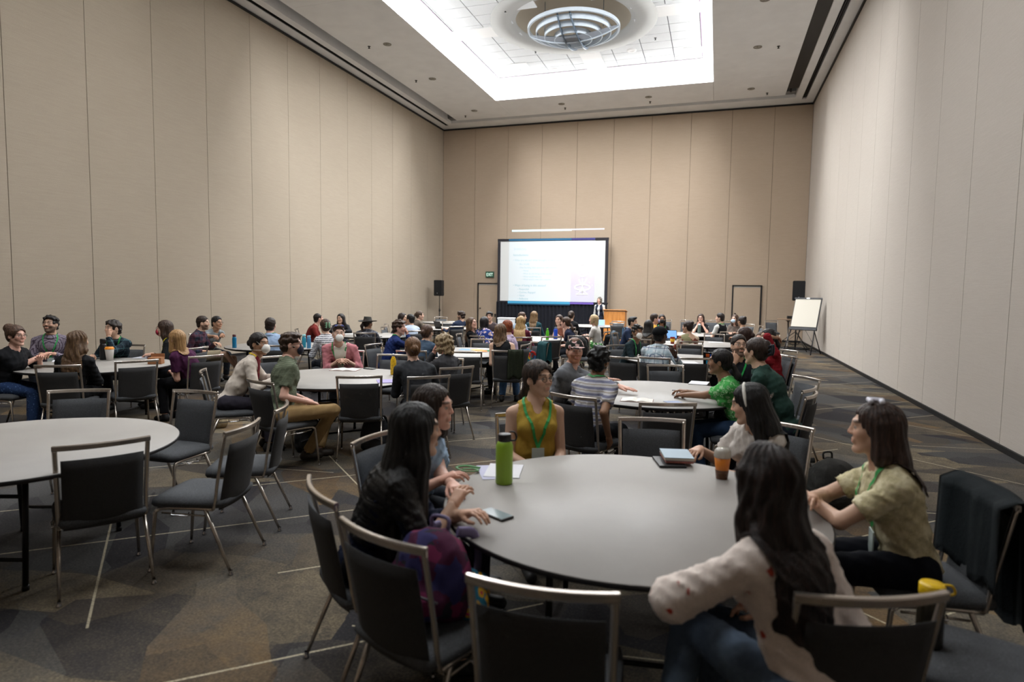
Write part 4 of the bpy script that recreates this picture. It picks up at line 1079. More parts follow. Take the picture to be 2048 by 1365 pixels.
    b = BM(); tube(b, [(x, by(.885)+arc_y(x), .885) for x in np.linspace(-.235, .235, 13)], .0155, 8, flat=.72, up=(0, 1, 0), sq=.55); obj('top_rail', b, M_frame, t)
    # seat frame with side rails and ganging brackets
    b = BM()
    for s_ in (-1, 1):
        tube(b, smooth_path([(s_*.215, .20, .375), (s_*.213, .17, .402), (s_*.213, 0, .408), (s_*.213, -.17, .405)], 3), .0115, 7)
        tube(b, [(s_*.212, .16, .375), (s_*.212, -.12, .362)], .006, 6)
    for y in (.15, -.15): tube(b, [(-.213, y, .402), (.213, y, .402)], .009, 6)
    obj('seat_frame', b, M_frame, t)
    if not far:
      for s_ in (-1, 1):
        b = BM(); tube(b, [(s_*.222, .085, .39), (s_*.24, .085, .372), (s_*.24, -.02, .368), (s_*.222, -.02, .386)], .0045, 5); obj('ganging_bracket', b, M_chrome, t)
    for s_, fr in ((-1, 1), (1, 1), (-1, 0), (1, 0)):
        b = BM(); top, foot = ((s_*.215, .20, .378), (s_*.228, .235, .012)) if fr else ((s_*.213, -.12, .402), (s_*.232, -.285, .012))
        if fr: tube(b, [(s_*.213, .17, .402), top, tuple(lerp(Vector(top), Vector(foot), .5)), foot], .012, 8, rs=[.0115, .0125, .0115, .009])
        else: tube(b, [top, tuple(lerp(Vector(top), Vector(foot), .5)), foot], .012, 8, rs=[.0125, .0115, .009])
        lg = obj('leg', b, M_frame, t)
        if far: continue
        b = BM(); lathe(b, [(.001, 0), (.015, 0), (.015, .008), (.010, .016), (.010, .03)], 10, (foot[0], foot[1], 0), cap=False); obj('glide', b, M_chrome, lg)
    return t
# ---------------------------------------------------------------- round folding table
def top_mat():
    N = NT('laminate_grey'); v = N.coord(); n_ = N.noise(v, 1.6, 4, .6); n2 = N.noise(v, 120, 2)
    c = N.mix(N.ramp(n_.outputs[0], [(.35, (0, 0, 0, 1)), (.7, (1, 1, 1, 1))]), srgb((.60, .585, .565)), srgb((.645, .63, .61)))
    c = N.mix(N.math('MULTIPLY', n2.outputs[0], .2), c, srgb((.52, .505, .49)))
    N.l(c, N.b.inputs['Base Color']); N.b.inputs['Roughness'].default_value = .5
    N.l(N.ramp(n_.outputs[0], [(.3, (.46, .46, .46, 1)), (.7, (.54, .54, .54, 1))]), N.b.inputs['Roughness']); return N.m
M_top = top_mat()
def make_table():
    t = empty('round_table'); R_ = .914
    b = BM(); lathe(b, [(.001, .725), (R_-.004, .725), (R_, .729), (R_, .7415), (R_-.003, .745), (.001, .745)], 72, cap=False); obj('tabletop', b, M_top, t)
    b = BM(); lathe(b, [(R_+.001, .722), (R_+.004, .727), (R_+.004, .740), (R_+.001, .743)], 72, cap=False); obj('edge_band', b, mat('edge_black', (.10, .09, .10), .5), t)
    b = BM(); lathe(b, [(.001, .705), (R_-.05, .705), (R_-.03, .724), (.001, .7245)], 48, cap=False); obj('underframe', b, mat('under_brown', (.20, .17, .16), .7), t)
    mm = mat('table_leg_black', (.07, .065, .07), .45, .3)
    for sy in (-1, 1):
        for sx in (-1, 1):
            b = BM(); tube(b, [(sx*.34, sy*.42, .705), (sx*.34, sy*.46, .02)], .016, 8); lg = obj('leg', b, mm, t)
            b = BM(); lathe(b, [(.001, 0), (.019, 0), (.019, .03), (.015, .032)], 10, (sx*.34, sy*.46, 0), cap=False); obj('foot_cap', b, mm, lg)
        for z_, y_ in ((.18, .452), (.55, .43)): b = BM(); tube(b, [(-.34, sy*y_, z_), (.34, sy*y_, z_)], .012, 6); obj('leg_stretcher', b, mm, t)
        b = BM(); tube(b, [(0, sy*.44, .5), (0, sy*.08, .70)], .009, 6); obj('folding_brace', b, mm, t)
    return t
# ---------------------------------------------------------------- small things on the tables
def bottle(name, loc, prof, m, label, cat='bottle', capm=None, cap_prof=None, group=None, loop=None, n=20):
    o = empty(name, loc, 0, label, cat, group); b = BM(); lathe(b, prof, n, cap=False); obj('body', b, m, o)
    if cap_prof: b = BM(); lathe(b, cap_prof, n, cap=False); c = obj('cap', b, capm, o)
    if loop:
        b = BM(); z0, z1, rr = loop; tube(b, smooth_path([(rr, 0, z0), (rr+.025, 0, z0+.005), (rr+.03, 0, (z0+z1)/2), (rr+.018, 0, z1), (rr-.008, 0, z1)], 4), .0045, 6); obj('carry_loop', b, capm, o)
    return o
def paper(name, loc, rz, w_, l_, m, label, cat, t=.0015, group=None):
    o = bxo(name, (0, 0, t/2+.0005), (w_, l_, t), m); o.location = loc; o.rotation_euler = (0, 0, rz); return tag(o, label, cat, group)
def notebook_open(loc, rz, label, w_=.15, l_=.21, cover='7a2f2a'):
    o = empty('open_notebook', loc, rz, label, 'notebook'); pm = mat('page_paper', (.90, .89, .86), .8)
    bxo('cover', (0, 0, .002), (2*w_+.01, l_+.01, .003), mat('cover_'+cover, '#'+cover, .6), o)
    for s_ in (-1, 1):
        b = BM(); n_ = 8; T_ = []
        for i in range(n_+1):
            u = i/n_; x = s_*u*w_; z = .006+.014*math.sin(PI*min(1, u*1.25))*(1-u*.6); T_.append([b.verts.new((x, -l_/2, z)), b.verts.new((x, l_/2, z)), b.verts.new((x, l_/2, .0035)), b.verts.new((x, -l_/2, .0035))])
        for p, q in zip(T_, T_[1:]):
            for k in range(4): b.faces.new((p[k], p[(k+1) % 4], q[(k+1) % 4], q[k]))
        b.faces.new(T_[-1]); obj('pages', b, pm, o)
    return o
def laptop(loc, rz, label, sheen=(.05, .05, .06), screen=None, stickers=False):
    o = empty('laptop', loc, rz, label, 'laptop'); bm_ = mat('laptop_%d' % int(sheen[0]*100), sheen, .35, .4)
    bxo('keyboard_deck', (0, 0, .010), (.31, .21, .016), bm_, o, .004)
    b = BM(); Mx = Matrix.Translation((0, .105, .016)) @ Matrix.Rotation(math.radians(-18), 4, 'X'); box(b, (0, 0, .105), (.31, .008, .21), Mx, .002); lid = obj('lid', b, bm_, o)
    b = BM(); box(b, (0, -.0045, .108), (.285, .001, .18), Mx); obj('display', b, mat('display_%s' % ('on' if screen else 'off'), screen or (.03, .03, .04), .2, emit=.9 if screen else 0), lid)
    if stickers:
        rg = random.Random(3)
        for i, (x, z, sx, sz, c) in enumerate(((-.08, .15, .09, .07, (.85, .85, .85)), (.02, .12, .08, .13, (.10, .35, .75)), (-.09, .05, .08, .05, (.9, .9, .92)), (.08, .05, .07, .06, (.1, .6, .75)), (.02, .02, .05, .03, (.95, .75, .1)), (.09, .16, .05, .05, (.9, .4, .1)))):
            b = BM(); box(b, (x, .0048, z), (sx, .001, sz), Mx); obj('sticker', b, mat('sticker_%d' % i, c, .5), lid)
    return o
def phone(loc, rz, label, c=(.08, .08, .09)):
    o = empty('smartphone', loc, rz, label, 'phone'); bxo('case', (0, 0, .006), (.078, .158, .011), mat('phone_case_%d' % int(c[0]*100), c, .35), o, .004); bxo('glass', (0, 0, .012), (.070, .148, .001), mat('phone_glass', (.55, .60, .62), .12), o); return o
def cup(loc, label, body=(.93, .93, .92), band=None, lid=(.93, .93, .93), s=1.0, group=None):
    o = empty('paper_cup', loc, 0, label, 'cup', group); b = BM(); lathe(b, [(.001, 0), (.030*s, 0), (.042*s, .12*s), (.0415*s, .122*s)], 20, cap=False); obj('body', b, mat('cup_%d' % int(body[2]*100), body, .6), o)
    if band: b = BM(); lathe(b, [(.0345*s, .035*s), (.0405*s, .09*s), (.0415*s, .09*s), (.0355*s, .035*s)], 20, cap=False); obj('sleeve', b, mat('band_%d%d' % (int(band[0]*100), int(band[2]*100)), band, .7), o)
    if lid: b = BM(); lathe(b, [(.044*s, .118*s), (.044*s, .128*s), (.038*s, .135*s), (.036*s, .142*s), (.001, .140*s)], 20, cap=False); obj('lid', b, mat('lid_%d' % int(lid[2]*100), lid, .4), o)
    return o
def bag(name, loc, rz, size, m, label, strapm=None, cat='backpack', extra=None, tilt=0.):
    """soft backpack: bulging sack, front pocket, two straps and a grab loop"""
    sx, sy, sz = size; F_ = Field((-sx*.75, -sy*.95, -.03), (sx*.75, sy*.95, sz*1.15), .014)
    F_.ell((0, 0, sz*.40), (sx*.52, sy*.52, sz*.46), 0); F_.ell((0, 0, sz*.68), (sx*.42, sy*.42, sz*.34), .05); F_.ell((0, -sy*.40, sz*.30), (sx*.40, sy*.28, sz*.24), .02)
    F_.cone((-sx*.3, 0, .05), (sx*.3, 0, .05), .06, .06, .04, clip=[((0, 0, .0), (0, 0, -1))]); F_.displace(folds(int(sx*100+sz*77), .016, .14))
    V, Q = F_.mesh(); V[:, 2] = np.maximum(V[:, 2], .0)
    o = empty(name, loc, rz, label, cat); link('sack', np_mesh('sack', V, Q), m, o)
    sm = strapm or m
    for s_ in (-1, 1):
        b = BM(); tube(b, smooth_path([(s_*sx*.18, sy*.35, sz*.92), (s_*sx*.26, sy*.72, sz*.8), (s_*sx*.30, sy*.75, sz*.45), (s_*sx*.34, sy*.45, sz*.10)], 5), .022, 6, flat=.35, up=(1, 0, 0)); obj('shoulder_strap', b, sm, o)
    b = BM(); tube(b, smooth_path([(-.04, sy*.2, sz*.98), (-.035, sy*.22, sz*1.1), (.035, sy*.22, sz*1.1), (.04, sy*.2, sz*.98)], 4), .008, 6); obj('grab_loop', b, sm, o)
    b = BM(); tube(b, smooth_path([(-sx*.36, -sy*.55, sz*.38), (0, -sy*.70, sz*.48), (sx*.36, -sy*.55, sz*.38)], 5), .005, 5); obj('zip', b, mat('zip_grey', (.35, .35, .37), .4), o)
    return o
def draped(name, chair, side, m, label, w_=.30, drop=.34, back=.30, cat='jacket', off=0.):
    """garment hung over a chair's top rail: front fall, crest over the rail, back fall"""
    b = BM(); n_ = 16; nz = 12; rows = []
    rg = random.Random(int(w_*1000+drop*331+off*71)); ph = rg.uniform(0, 6)
    for j in range(2*nz+1):
        t = (j-nz)/nz; row = []
        for i in range(n_+1):
            u = -1+2*i/n_; x = off+u*w_/2*(1+.10*abs(t)); wv = .014*math.sin(u*7+ph+t*2)+.008*math.sin(u*17+ph)
            L_ = drop if t < 0 else back
            if abs(t) < .12: z = .912+.006*math.cos(t*12); y = -.302+t*.25
            else:
                s_ = (abs(t)-.12)/.88; z = .905-s_*L_*(1+.06*math.sin(u*5+ph)); y = -.302+(-.042-.03*s_+wv if t < 0 else .048+.035*(1-s_)+wv*.6+.06*s_*.8)
            row.append(b.verts.new((x, y+arc_y(min(.22, abs(x))), z)))
        rows.append(row)
    for p, q in zip(rows, rows[1:]):
        for i in range(n_): b.faces.new((p[i], p[i+1], q[i+1], q[i]))
    bmesh.ops.solidify(b, geom=b.faces[:], thickness=.012)
    o = obj(name, b, m, None, True); o.matrix_world = chair; return tag(o, label, cat)

# ---------------------------------------------------------------- projection screen with its skirt, lectern, loudspeakers, easel
YS = 26.35
def dark_cloth(name, c):
    return mat(name, c, .9, fleck=.15, fscale=30)
M_skirt = dark_cloth('skirt_navy_black', (.035, .05, .10))
sc = empty('projection_screen', (-6.86, YS, 0), 0, 'large white projection screen in a black draped frame showing a faint slide', 'projection screen')
x0, x1, z0, z1 = -2.30, 2.36, 1.44, 4.06
for nm, c, s in (('frame_top', (.03, 0, z1+.045), (x1-x0+.26, .07, .11)), ('frame_bottom', (.03, 0, z0-.03), (x1-x0+.26, .07, .07)), ('frame_side', (x0-.06, 0, (z0+z1)/2), (.12, .07, z1-z0)), ('frame_side', (x1+.06, 0, (z0+z1)/2), (.12, .07, z1-z0))):
    bxo(nm, c, s, mat('drape_charcoal', (.15, .145, .17), .85, fleck=.2, fscale=20), sc, .01)
bxo('screen_surface', ((x0+x1)/2, .005, (z0+z1)/2), (x1-x0, .02, z1-z0), mat('screen_white', (.86, .87, .87), .8), sc)
px0, px1, px2 = x0+.40, .90, 1.92                      # the projected picture does not fill the screen
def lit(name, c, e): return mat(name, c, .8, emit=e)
bxo('slide', ((px0+px1)/2, -.012, (z0+z1)/2), (px1-px0, .008, z1-z0-.01), lit('slide_white', (.89, .925, .945), .06), sc)
# side band of the slide fades from near white to lilac: it is a projected picture
N = NT('slide_lilac'); v = N.coord((1, 1, 1)); sx_ = N.n('ShaderNodeSeparateXYZ'); N.l(v, sx_.inputs[0]); nn = N.noise(v, 1.5, 3)
c = N.ramp(N.math('ADD', sx_.outputs[2], N.math('MULTIPLY', nn.outputs[0], .8)), [(.0, srgb((.89, .90, .985))), (.45, srgb((.91, .88, .97))), (.9, srgb((.96, .96, .995))), (1, srgb((.97, .98, 1)))])
mp = N.n('ShaderNodeMapRange'); mp.inputs[1].default_value = 1.4; mp.inputs[2].default_value = 4.4; N.l(N.math('ADD', sx_.outputs[2], N.math('MULTIPLY', nn.outputs[0], .5)), mp.inputs[0])
c = N.ramp(mp.outputs[0], [(.0, srgb((.89, .90, .985))), (.35, srgb((.91, .88, .97))), (.75, srgb((.96, .96, .995))), (1, srgb((.97, .98, 1)))])
N.l(c, N.b.inputs['Emission Color']); N.b.inputs['Emission Strength'].default_value = .05; N.l(N.mix(1.0, c, (.84, .84, .84, 1), 'MULTIPLY'), N.b.inputs['Base Color'])
bxo('slide_side_band', ((px1+px2)/2, -.012, (z0+z1)/2), (px2-px1, .008, z1-z0-.01), N.m, sc)
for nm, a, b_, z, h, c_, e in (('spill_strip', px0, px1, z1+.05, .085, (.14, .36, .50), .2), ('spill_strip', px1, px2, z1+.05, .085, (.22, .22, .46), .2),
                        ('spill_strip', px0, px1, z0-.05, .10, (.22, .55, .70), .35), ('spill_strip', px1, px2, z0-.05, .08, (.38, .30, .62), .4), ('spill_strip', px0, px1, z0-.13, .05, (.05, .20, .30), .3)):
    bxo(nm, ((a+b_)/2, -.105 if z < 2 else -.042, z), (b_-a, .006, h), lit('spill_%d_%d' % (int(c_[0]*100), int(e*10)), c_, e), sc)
TM = lambda x, z: Matrix.Translation((x, -.018, z)) @ Matrix.Rotation(PI/2, 4, 'X')
mt1, mt2 = lit('slide_text_dark', (.62, .78, .83), .06), lit('slide_text_pale', (.74, .85, .89), .06)
for x, z, s_, t_, m_ in ((.28, 3.66, .14, 'SHARING', lit('slide_text_faint', (.80, .88, .94), .06)), (.27, 3.41, .125, 'Introductions', mt1), (.27, 3.19, .115, '\u2022 Who are we and what brought us here today?', mt2),
    (.50, 3.02, .105, '\u2013 Bio, briefly', mt2), (.50, 2.87, .105, '\u2013 One burning data question and interest', mt2), (.70, 2.74, .095, '\u2013 Name', mt2), (.70, 2.61, .095, '\u2013 What do you bring to the session', mt2), (.70, 2.48, .095, '\u2013 What would help you', mt2),
    (.70, 2.36, .095, '\u2013 What would make this a success', mt2), (.27, 2.09, .12, '\u2022 Ways of being in this session?', mt1), (.50, 1.93, .105, '\u2013 Respectful', mt1), (.50, 1.79, .105, '\u2013 Curious, Engaged', mt1), (.50, 1.65, .105, '\u2013 Open', mt1), (.50, 1.51, .105, '\u2013 Reflective', mt1)):
    text_obj('slide_text', t_, s_, m_, sc, TM(px0-.05+x*.93, z))
mw = lit('slide_figure_white', (1, 1, 1), .30)
def stroke(pts, r_=.028, closed=False):
    b = BM(); P_ = [Vector((p[0], 0, p[1])) for p in pts]
    tube(b, P_, r_, 6, flat=.25, up=(0, 0, 1) if False else (0, 1, 0)); o = obj('slide_figure', b, mw, sc); o.location = (0, -.022, 0); return o
fx = 1.41
stroke([(fx+.23*math.cos(a), 2.78+.26*math.sin(a)) for a in np.linspace(0, 2*PI, 33)])
stroke([(fx+.33*math.cos(a), 2.06+.12*math.sin(a)) for a in np.linspace(0, 2*PI, 33)])
for p, q in (((fx, 2.44), (fx, 1.80)), ((fx-.15, 2.40), (fx-.02, 2.12)), ((fx+.19, 2.44), (fx+.02, 2.12)), ((fx, 2.05), (fx-.16, 1.78)), ((fx, 2.05), (fx+.17, 1.78)), ((fx-.25, 1.77), (fx+.24, 1.77))): stroke([p, q])
for x, z in ((fx+.30, 2.27), (fx+.42, 2.15)): stroke([(x-.01, z), (x+.01, z)], .03)
# strip of the picture thrown past the top of the screen on to the wall
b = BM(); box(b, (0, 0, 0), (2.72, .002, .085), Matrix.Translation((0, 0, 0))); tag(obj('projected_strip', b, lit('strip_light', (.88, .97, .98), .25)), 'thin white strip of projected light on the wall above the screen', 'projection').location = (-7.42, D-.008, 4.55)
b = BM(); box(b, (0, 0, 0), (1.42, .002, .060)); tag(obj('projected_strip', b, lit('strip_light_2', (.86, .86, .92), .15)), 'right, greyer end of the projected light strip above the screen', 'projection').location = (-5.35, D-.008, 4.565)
# pleated skirt
b = BM(); n_ = 220; V0 = []
for i in range(n_+1):
    x = -2.45+4.93*i/n_; y = .035*math.sin(i*.85)+.012*math.sin(i*2.3)
    V0.append([b.verts.new((x, y-.05, z)) for z in (.02, .7, 1.40)])
for p, q in zip(V0, V0[1:]):
    for k in range(2): b.faces.new((p[k], q[k], q[k+1], p[k+1]))
obj('skirt', b, M_skirt, sc, True)
for x in (-2.42, 2.45):
    b = BM(); box(b, (x, .05, .72), (.05, .05, 1.44)); obj('leg', b, M_black, sc)
b = BM(); box(b, (-2.52, 0, .78), (.05, .08, .14)); obj('clamp', b, M_black, sc)
# lectern
N = NT('maple'); v = N.coord((1, 1, .18)); nn = N.noise(v, 14, 4); N.l(N.ramp(nn.outputs[0], [(.35, srgb((.72, .46, .22))), (.65, srgb((.82, .56, .30)))]), N.b.inputs['Base Color']); N.b.inputs['Roughness'].default_value = .4
M_maple = N.m
le = empty('lectern', (-3.66, 24.0, 0), 0, 'honey coloured wooden lectern with a gooseneck microphone beside the presenter', 'lectern')
bxo('front_panel', (0, -.22, .58), (.80, .025, 1.12), M_maple, le, .004)
for s_ in (-1, 1): bxo('side_panel', (s_*.39, .02, .57), (.025, .46, 1.10), M_maple, le)
b = BM(); box(b, (0, 0, 0), (.86, .56, .03), Matrix.Translation((0, .0, 1.16)) @ Matrix.Rotation(math.radians(-8), 4, 'X'), .006); obj('top', b, M_maple, le)
b = BM(); tube(b, smooth_path([(-.35, .05, 1.17), (-.35, .05, 1.3), (-.33, .12, 1.42)], 4), .007, 6); tube(b, [(-.33, .12, 1.42), (-.32, .17, 1.46)], .015, 8); obj('microphone', b, M_black, le)
b = BM(); tube(b, [(-.40, -.02, 1.16), (-.40, -.02, 1.40)], .03, 8, rs=[.035, .025]); obj('dark_bottle_holder', b, M_black, le)
# loudspeakers on tripods
def loudspeaker(x, y, z, h, w_, rz, lab):
    o = empty('loudspeaker', (x, y, z), rz, lab, 'loudspeaker'); m_ = mat('speaker_black', (.055, .06, .075), .6)
    b = BM(); vs = [b.verts.new((sx*w_/2*(1 if yy < 0 else .62), yy, zz)) for zz in (0, h) for sx, yy in ((-1, -.17), (1, -.17), (1, .17), (-1, .17))]
    for f in ((3, 2, 1, 0), (4, 5, 6, 7), (0, 1, 5, 4), (1, 2, 6, 5), (2, 3, 7, 6), (3, 0, 4, 7)): b.faces.new([vs[i] for i in f])
    bmesh.ops.bevel(b, geom=b.edges[:], offset=.018, segments=2, affect='EDGES'); obj('cabinet', b, m_, o)
    bxo('grille', (0, -.174, h*.52), (w_*.90, .012, h*.88), mat('grille_black', (.08, .085, .10), .8, fleck=.5, fscale=500), o, .004)
    b = BM(); lathe(b, [(.001, 0), (.016, 0), (.018, .004), (.001, .005)], 14, cap=False); l_ = obj('logo_badge', b, mat('badge_silver', (.75, .75, .78), .3, .8), o); l_.rotation_euler = (PI/2, 0, 0); l_.location = (0, -.181, h*.17)
    return o
def tripod(x, y, h, rz, lab, spread=.55):
    o = empty('speaker_stand', (x, y, 0), rz, lab, 'speaker stand'); m_ = mat('stand_black', (.06, .065, .075), .45, .3)
    b = BM(); tube(b, [(0, 0, .10), (0, 0, h*.62)], .022, 10); tube(b, [(0, 0, h*.6), (0, 0, h)], .017, 10); obj('pole', b, m_, o)
    b = BM(); lathe(b, [(.03, h*.56), (.034, h*.60), (.03, h*.64)], 12); obj('collar', b, m_, o)
    b = BM(); tube(b, [(.03, 0, h*.6), (.075, 0, h*.6)], .010, 6); obj('knob', b, m_, o)
    for k in range(3):
        a = 2*PI*k/3; c_, s_ = math.cos(a), math.sin(a)
        b = BM(); tube(b, [(c_*.02, s_*.02, .62), (c_*spread, s_*spread, .015)], .012, 6); tube(b, [(c_*.02, s_*.02, .16), (c_*spread*.52, s_*spread*.52, .31)], .008, 6); obj('leg', b, m_, o)
    return o
tripod(-11.48, 25.0, 1.66, .3, 'black tripod stand under the loudspeaker in the left corner'); loudspeaker(-11.48, 25.0, 1.62, .68, .40, -.15, 'black loudspeaker on a stand in the far left corner')
tripod(2.56, 22.8, 1.70, .9, 'black tripod stand under the loudspeaker by the easel', .75); loudspeaker(2.56, 22.8, 1.66, .66, .40, .12, 'black loudspeaker on a stand beside the flip chart easel')
# flip chart easel
ea = empty('flip_chart_easel', (2.62, 21.5, 0), -.55, 'black folding easel holding a blank flip chart pad', 'easel'); m_ = mat('easel_black', (.09, .095, .12), .5)
tl = math.radians(17)
Mx = Matrix.Translation((0, 0, .78)) @ Matrix.Rotation(-tl, 4, 'X')
def ebox(nm, c, s, m, p=ea): b = BM(); box(b, c, s, Mx); return obj(nm, b, m, p)
ebox('board', (0, .01, .50), (.84, .018, 1.02), m_); ebox('tray', (0, -.02, .0), (.86, .07, .075), m_); ebox('clip_bar', (0, -.015, 1.0), (.86, .03, .045), m_); ebox('clip', (0, -.035, 1.0), (.10, .012, .03), mat('clip_silver', (.7, .7, .7), .3, .8))
ebox('paper_pad', (0, -.012, .52), (.79, .016, .90), mat('flip_paper', (.87, .85, .80), .8))
for s_ in (-1, 1):
    b = BM(); tube(b, [(s_*.36, -.0, .80), (s_*.44, -.38, .01)], .017, 6); obj('leg', b, m_, ea)
    b = BM(); tube(b, [(s_*.10, .20, 1.22), (s_*.42, .36, .01)], .015, 6); obj('rear_leg', b, m_, ea)
    b = BM(); tube(b, [(s_*.40, -.2, .38), (s_*.05, .05, .75)], .006, 5); obj('strut', b, m_, ea)
# small round table with an amplifier, cables
st = empty('side_table', (2.40, 23.6, 0), 0, 'small high round table beside the right loudspeaker stand', 'table')
b = BM(); lathe(b, [(.001, 1.0), (.36, 1.0), (.375, 1.012), (.36, 1.025), (.001, 1.025)], 32, cap=False); obj('tabletop', b, mat('top_wood', (.52, .42, .33), .5), st)
b = BM(); lathe(b, [(.12, .97), (.05, .95), (.03, .9), (.03, .03), (.24, .02), (.25, 0)], 20); obj('pedestal', b, mat('pedestal_grey', (.42, .40, .38), .4, .5), st)
am = empty('amplifier', (2.52, 23.6, 1.027), 0, 'small black mixer box on the high round table', 'mixer'); bxo('case', (0, 0, .05), (.34, .24, .10), M_black, am, .008); bxo('front_lights', (.06, -.122, .05), (.10, .004, .03), mat('amp_amber', (.9, .6, .25), .4, emit=.5), am)
cb = BM(); rg = random.Random(4)
pts = []
for i in range(90):
    a = i*.8; r_ = .12+.16*rg.random(); pts.append((r_*math.cos(a)*1.9, r_*math.sin(a), .015+.05*rg.random()))
tube(cb, smooth_path(pts, 3), .009, 5); o = obj('cable_pile', cb, M_black); o.location = (2.62, 23.25, 0); tag(o, 'tangle of black cables on the floor under the easel corner', 'cable')
b = BM(); tube(b, smooth_path([(2.45, 23.8, 1.02), (2.5, 23.7, .75), (2.42, 23.55, .3), (2.7, 23.3, .02), (3.0, 23.0, .01), (3.15, 22.4, .01)], 6), .007, 5); tag(obj('cable', b, M_black), 'thin black cable hanging from the high round table to the floor', 'cable')
# white box on a table near the screen
wb = empty('storage_box', (-7.03, 20.95, .60), .1, 'white lidded box standing before the dark screen skirt', 'box'); bxo('body', (0, 0, .14), (.55, .38, .28), mat('box_white', (.84, .86, .88), .5), wb, .01); bxo('lid', (0, 0, .295), (.58, .41, .035), mat('box_lid', (.9, .91, .92), .5), wb, .008)
tb = empty('side_table', (-7.03, 20.95, 0), .1, 'narrow table carrying the white box before the screen', 'table'); bxo('tabletop', (0, 0, .585), (.9, .5, .03), M_top, tb)
for sx in (-1, 1):
    for sy in (-1, 1): bxo('leg', (sx*.4, sy*.2, .285), (.03, .03, .57), M_black, tb)

# ---------------------------------------------------------------- tables
TABLES = [((-.38, 3.08), 8, 'nearest round grey table, with a green bottle and a phone on it'),
 ((-.57, 6.70), 35, 'round grey table behind the nearest one, with an open notebook at its edge'),
 ((-4.25, 2.80), 20, 'empty round grey table at the left edge with no people round it'),
 ((-4.25, 6.40), 50, 'round grey table with a yellow bottle and an open book'),
 ((-7.80, 6.15), 10, 'round grey table by the left wall with a black bottle and white cup'),
 ((-4.15, 10.0), 70, 'round grey table strewn with orange and green papers'),
 ((-.50, 10.45), 25, 'round grey table in front of the man in a plaid shirt'),
 ((-7.65, 9.60), 0, 'round grey table between grey tee shirt man and striped shirt woman'),
 ((-7.65, 13.0), 40, 'round grey table beside the person in a wide brimmed hat'),
 ((-4.10, 13.6), 15, 'round grey table with a lime bottle and a blue bottle'),
 ((-.30, 14.05), 55, 'round grey table beside the woman in the patterned shawl'),
 ((-7.60, 16.5), 30, 'far round grey table in front of the man in a navy blazer'),
 ((-3.90, 20.4), 60, 'far round grey table before the lectern, behind the blonde woman in white'),
 ((-.50, 17.5), 5, 'far round grey table where a woman rests her chin on both hands'),
 ((-8.80, 19.9), 45, 'farthest round grey table near the left loudspeaker, nobody at it')]
T0_ = make_table()
for i, ((x, y), rz, lab) in enumerate(TABLES):
    o = T0_ if i == 0 else copy_tree(T0_); o.location = (x, y, 0); o.rotation_euler = (0, 0, math.radians(rz)); tag(o, lab, 'table', 'round banquet tables')
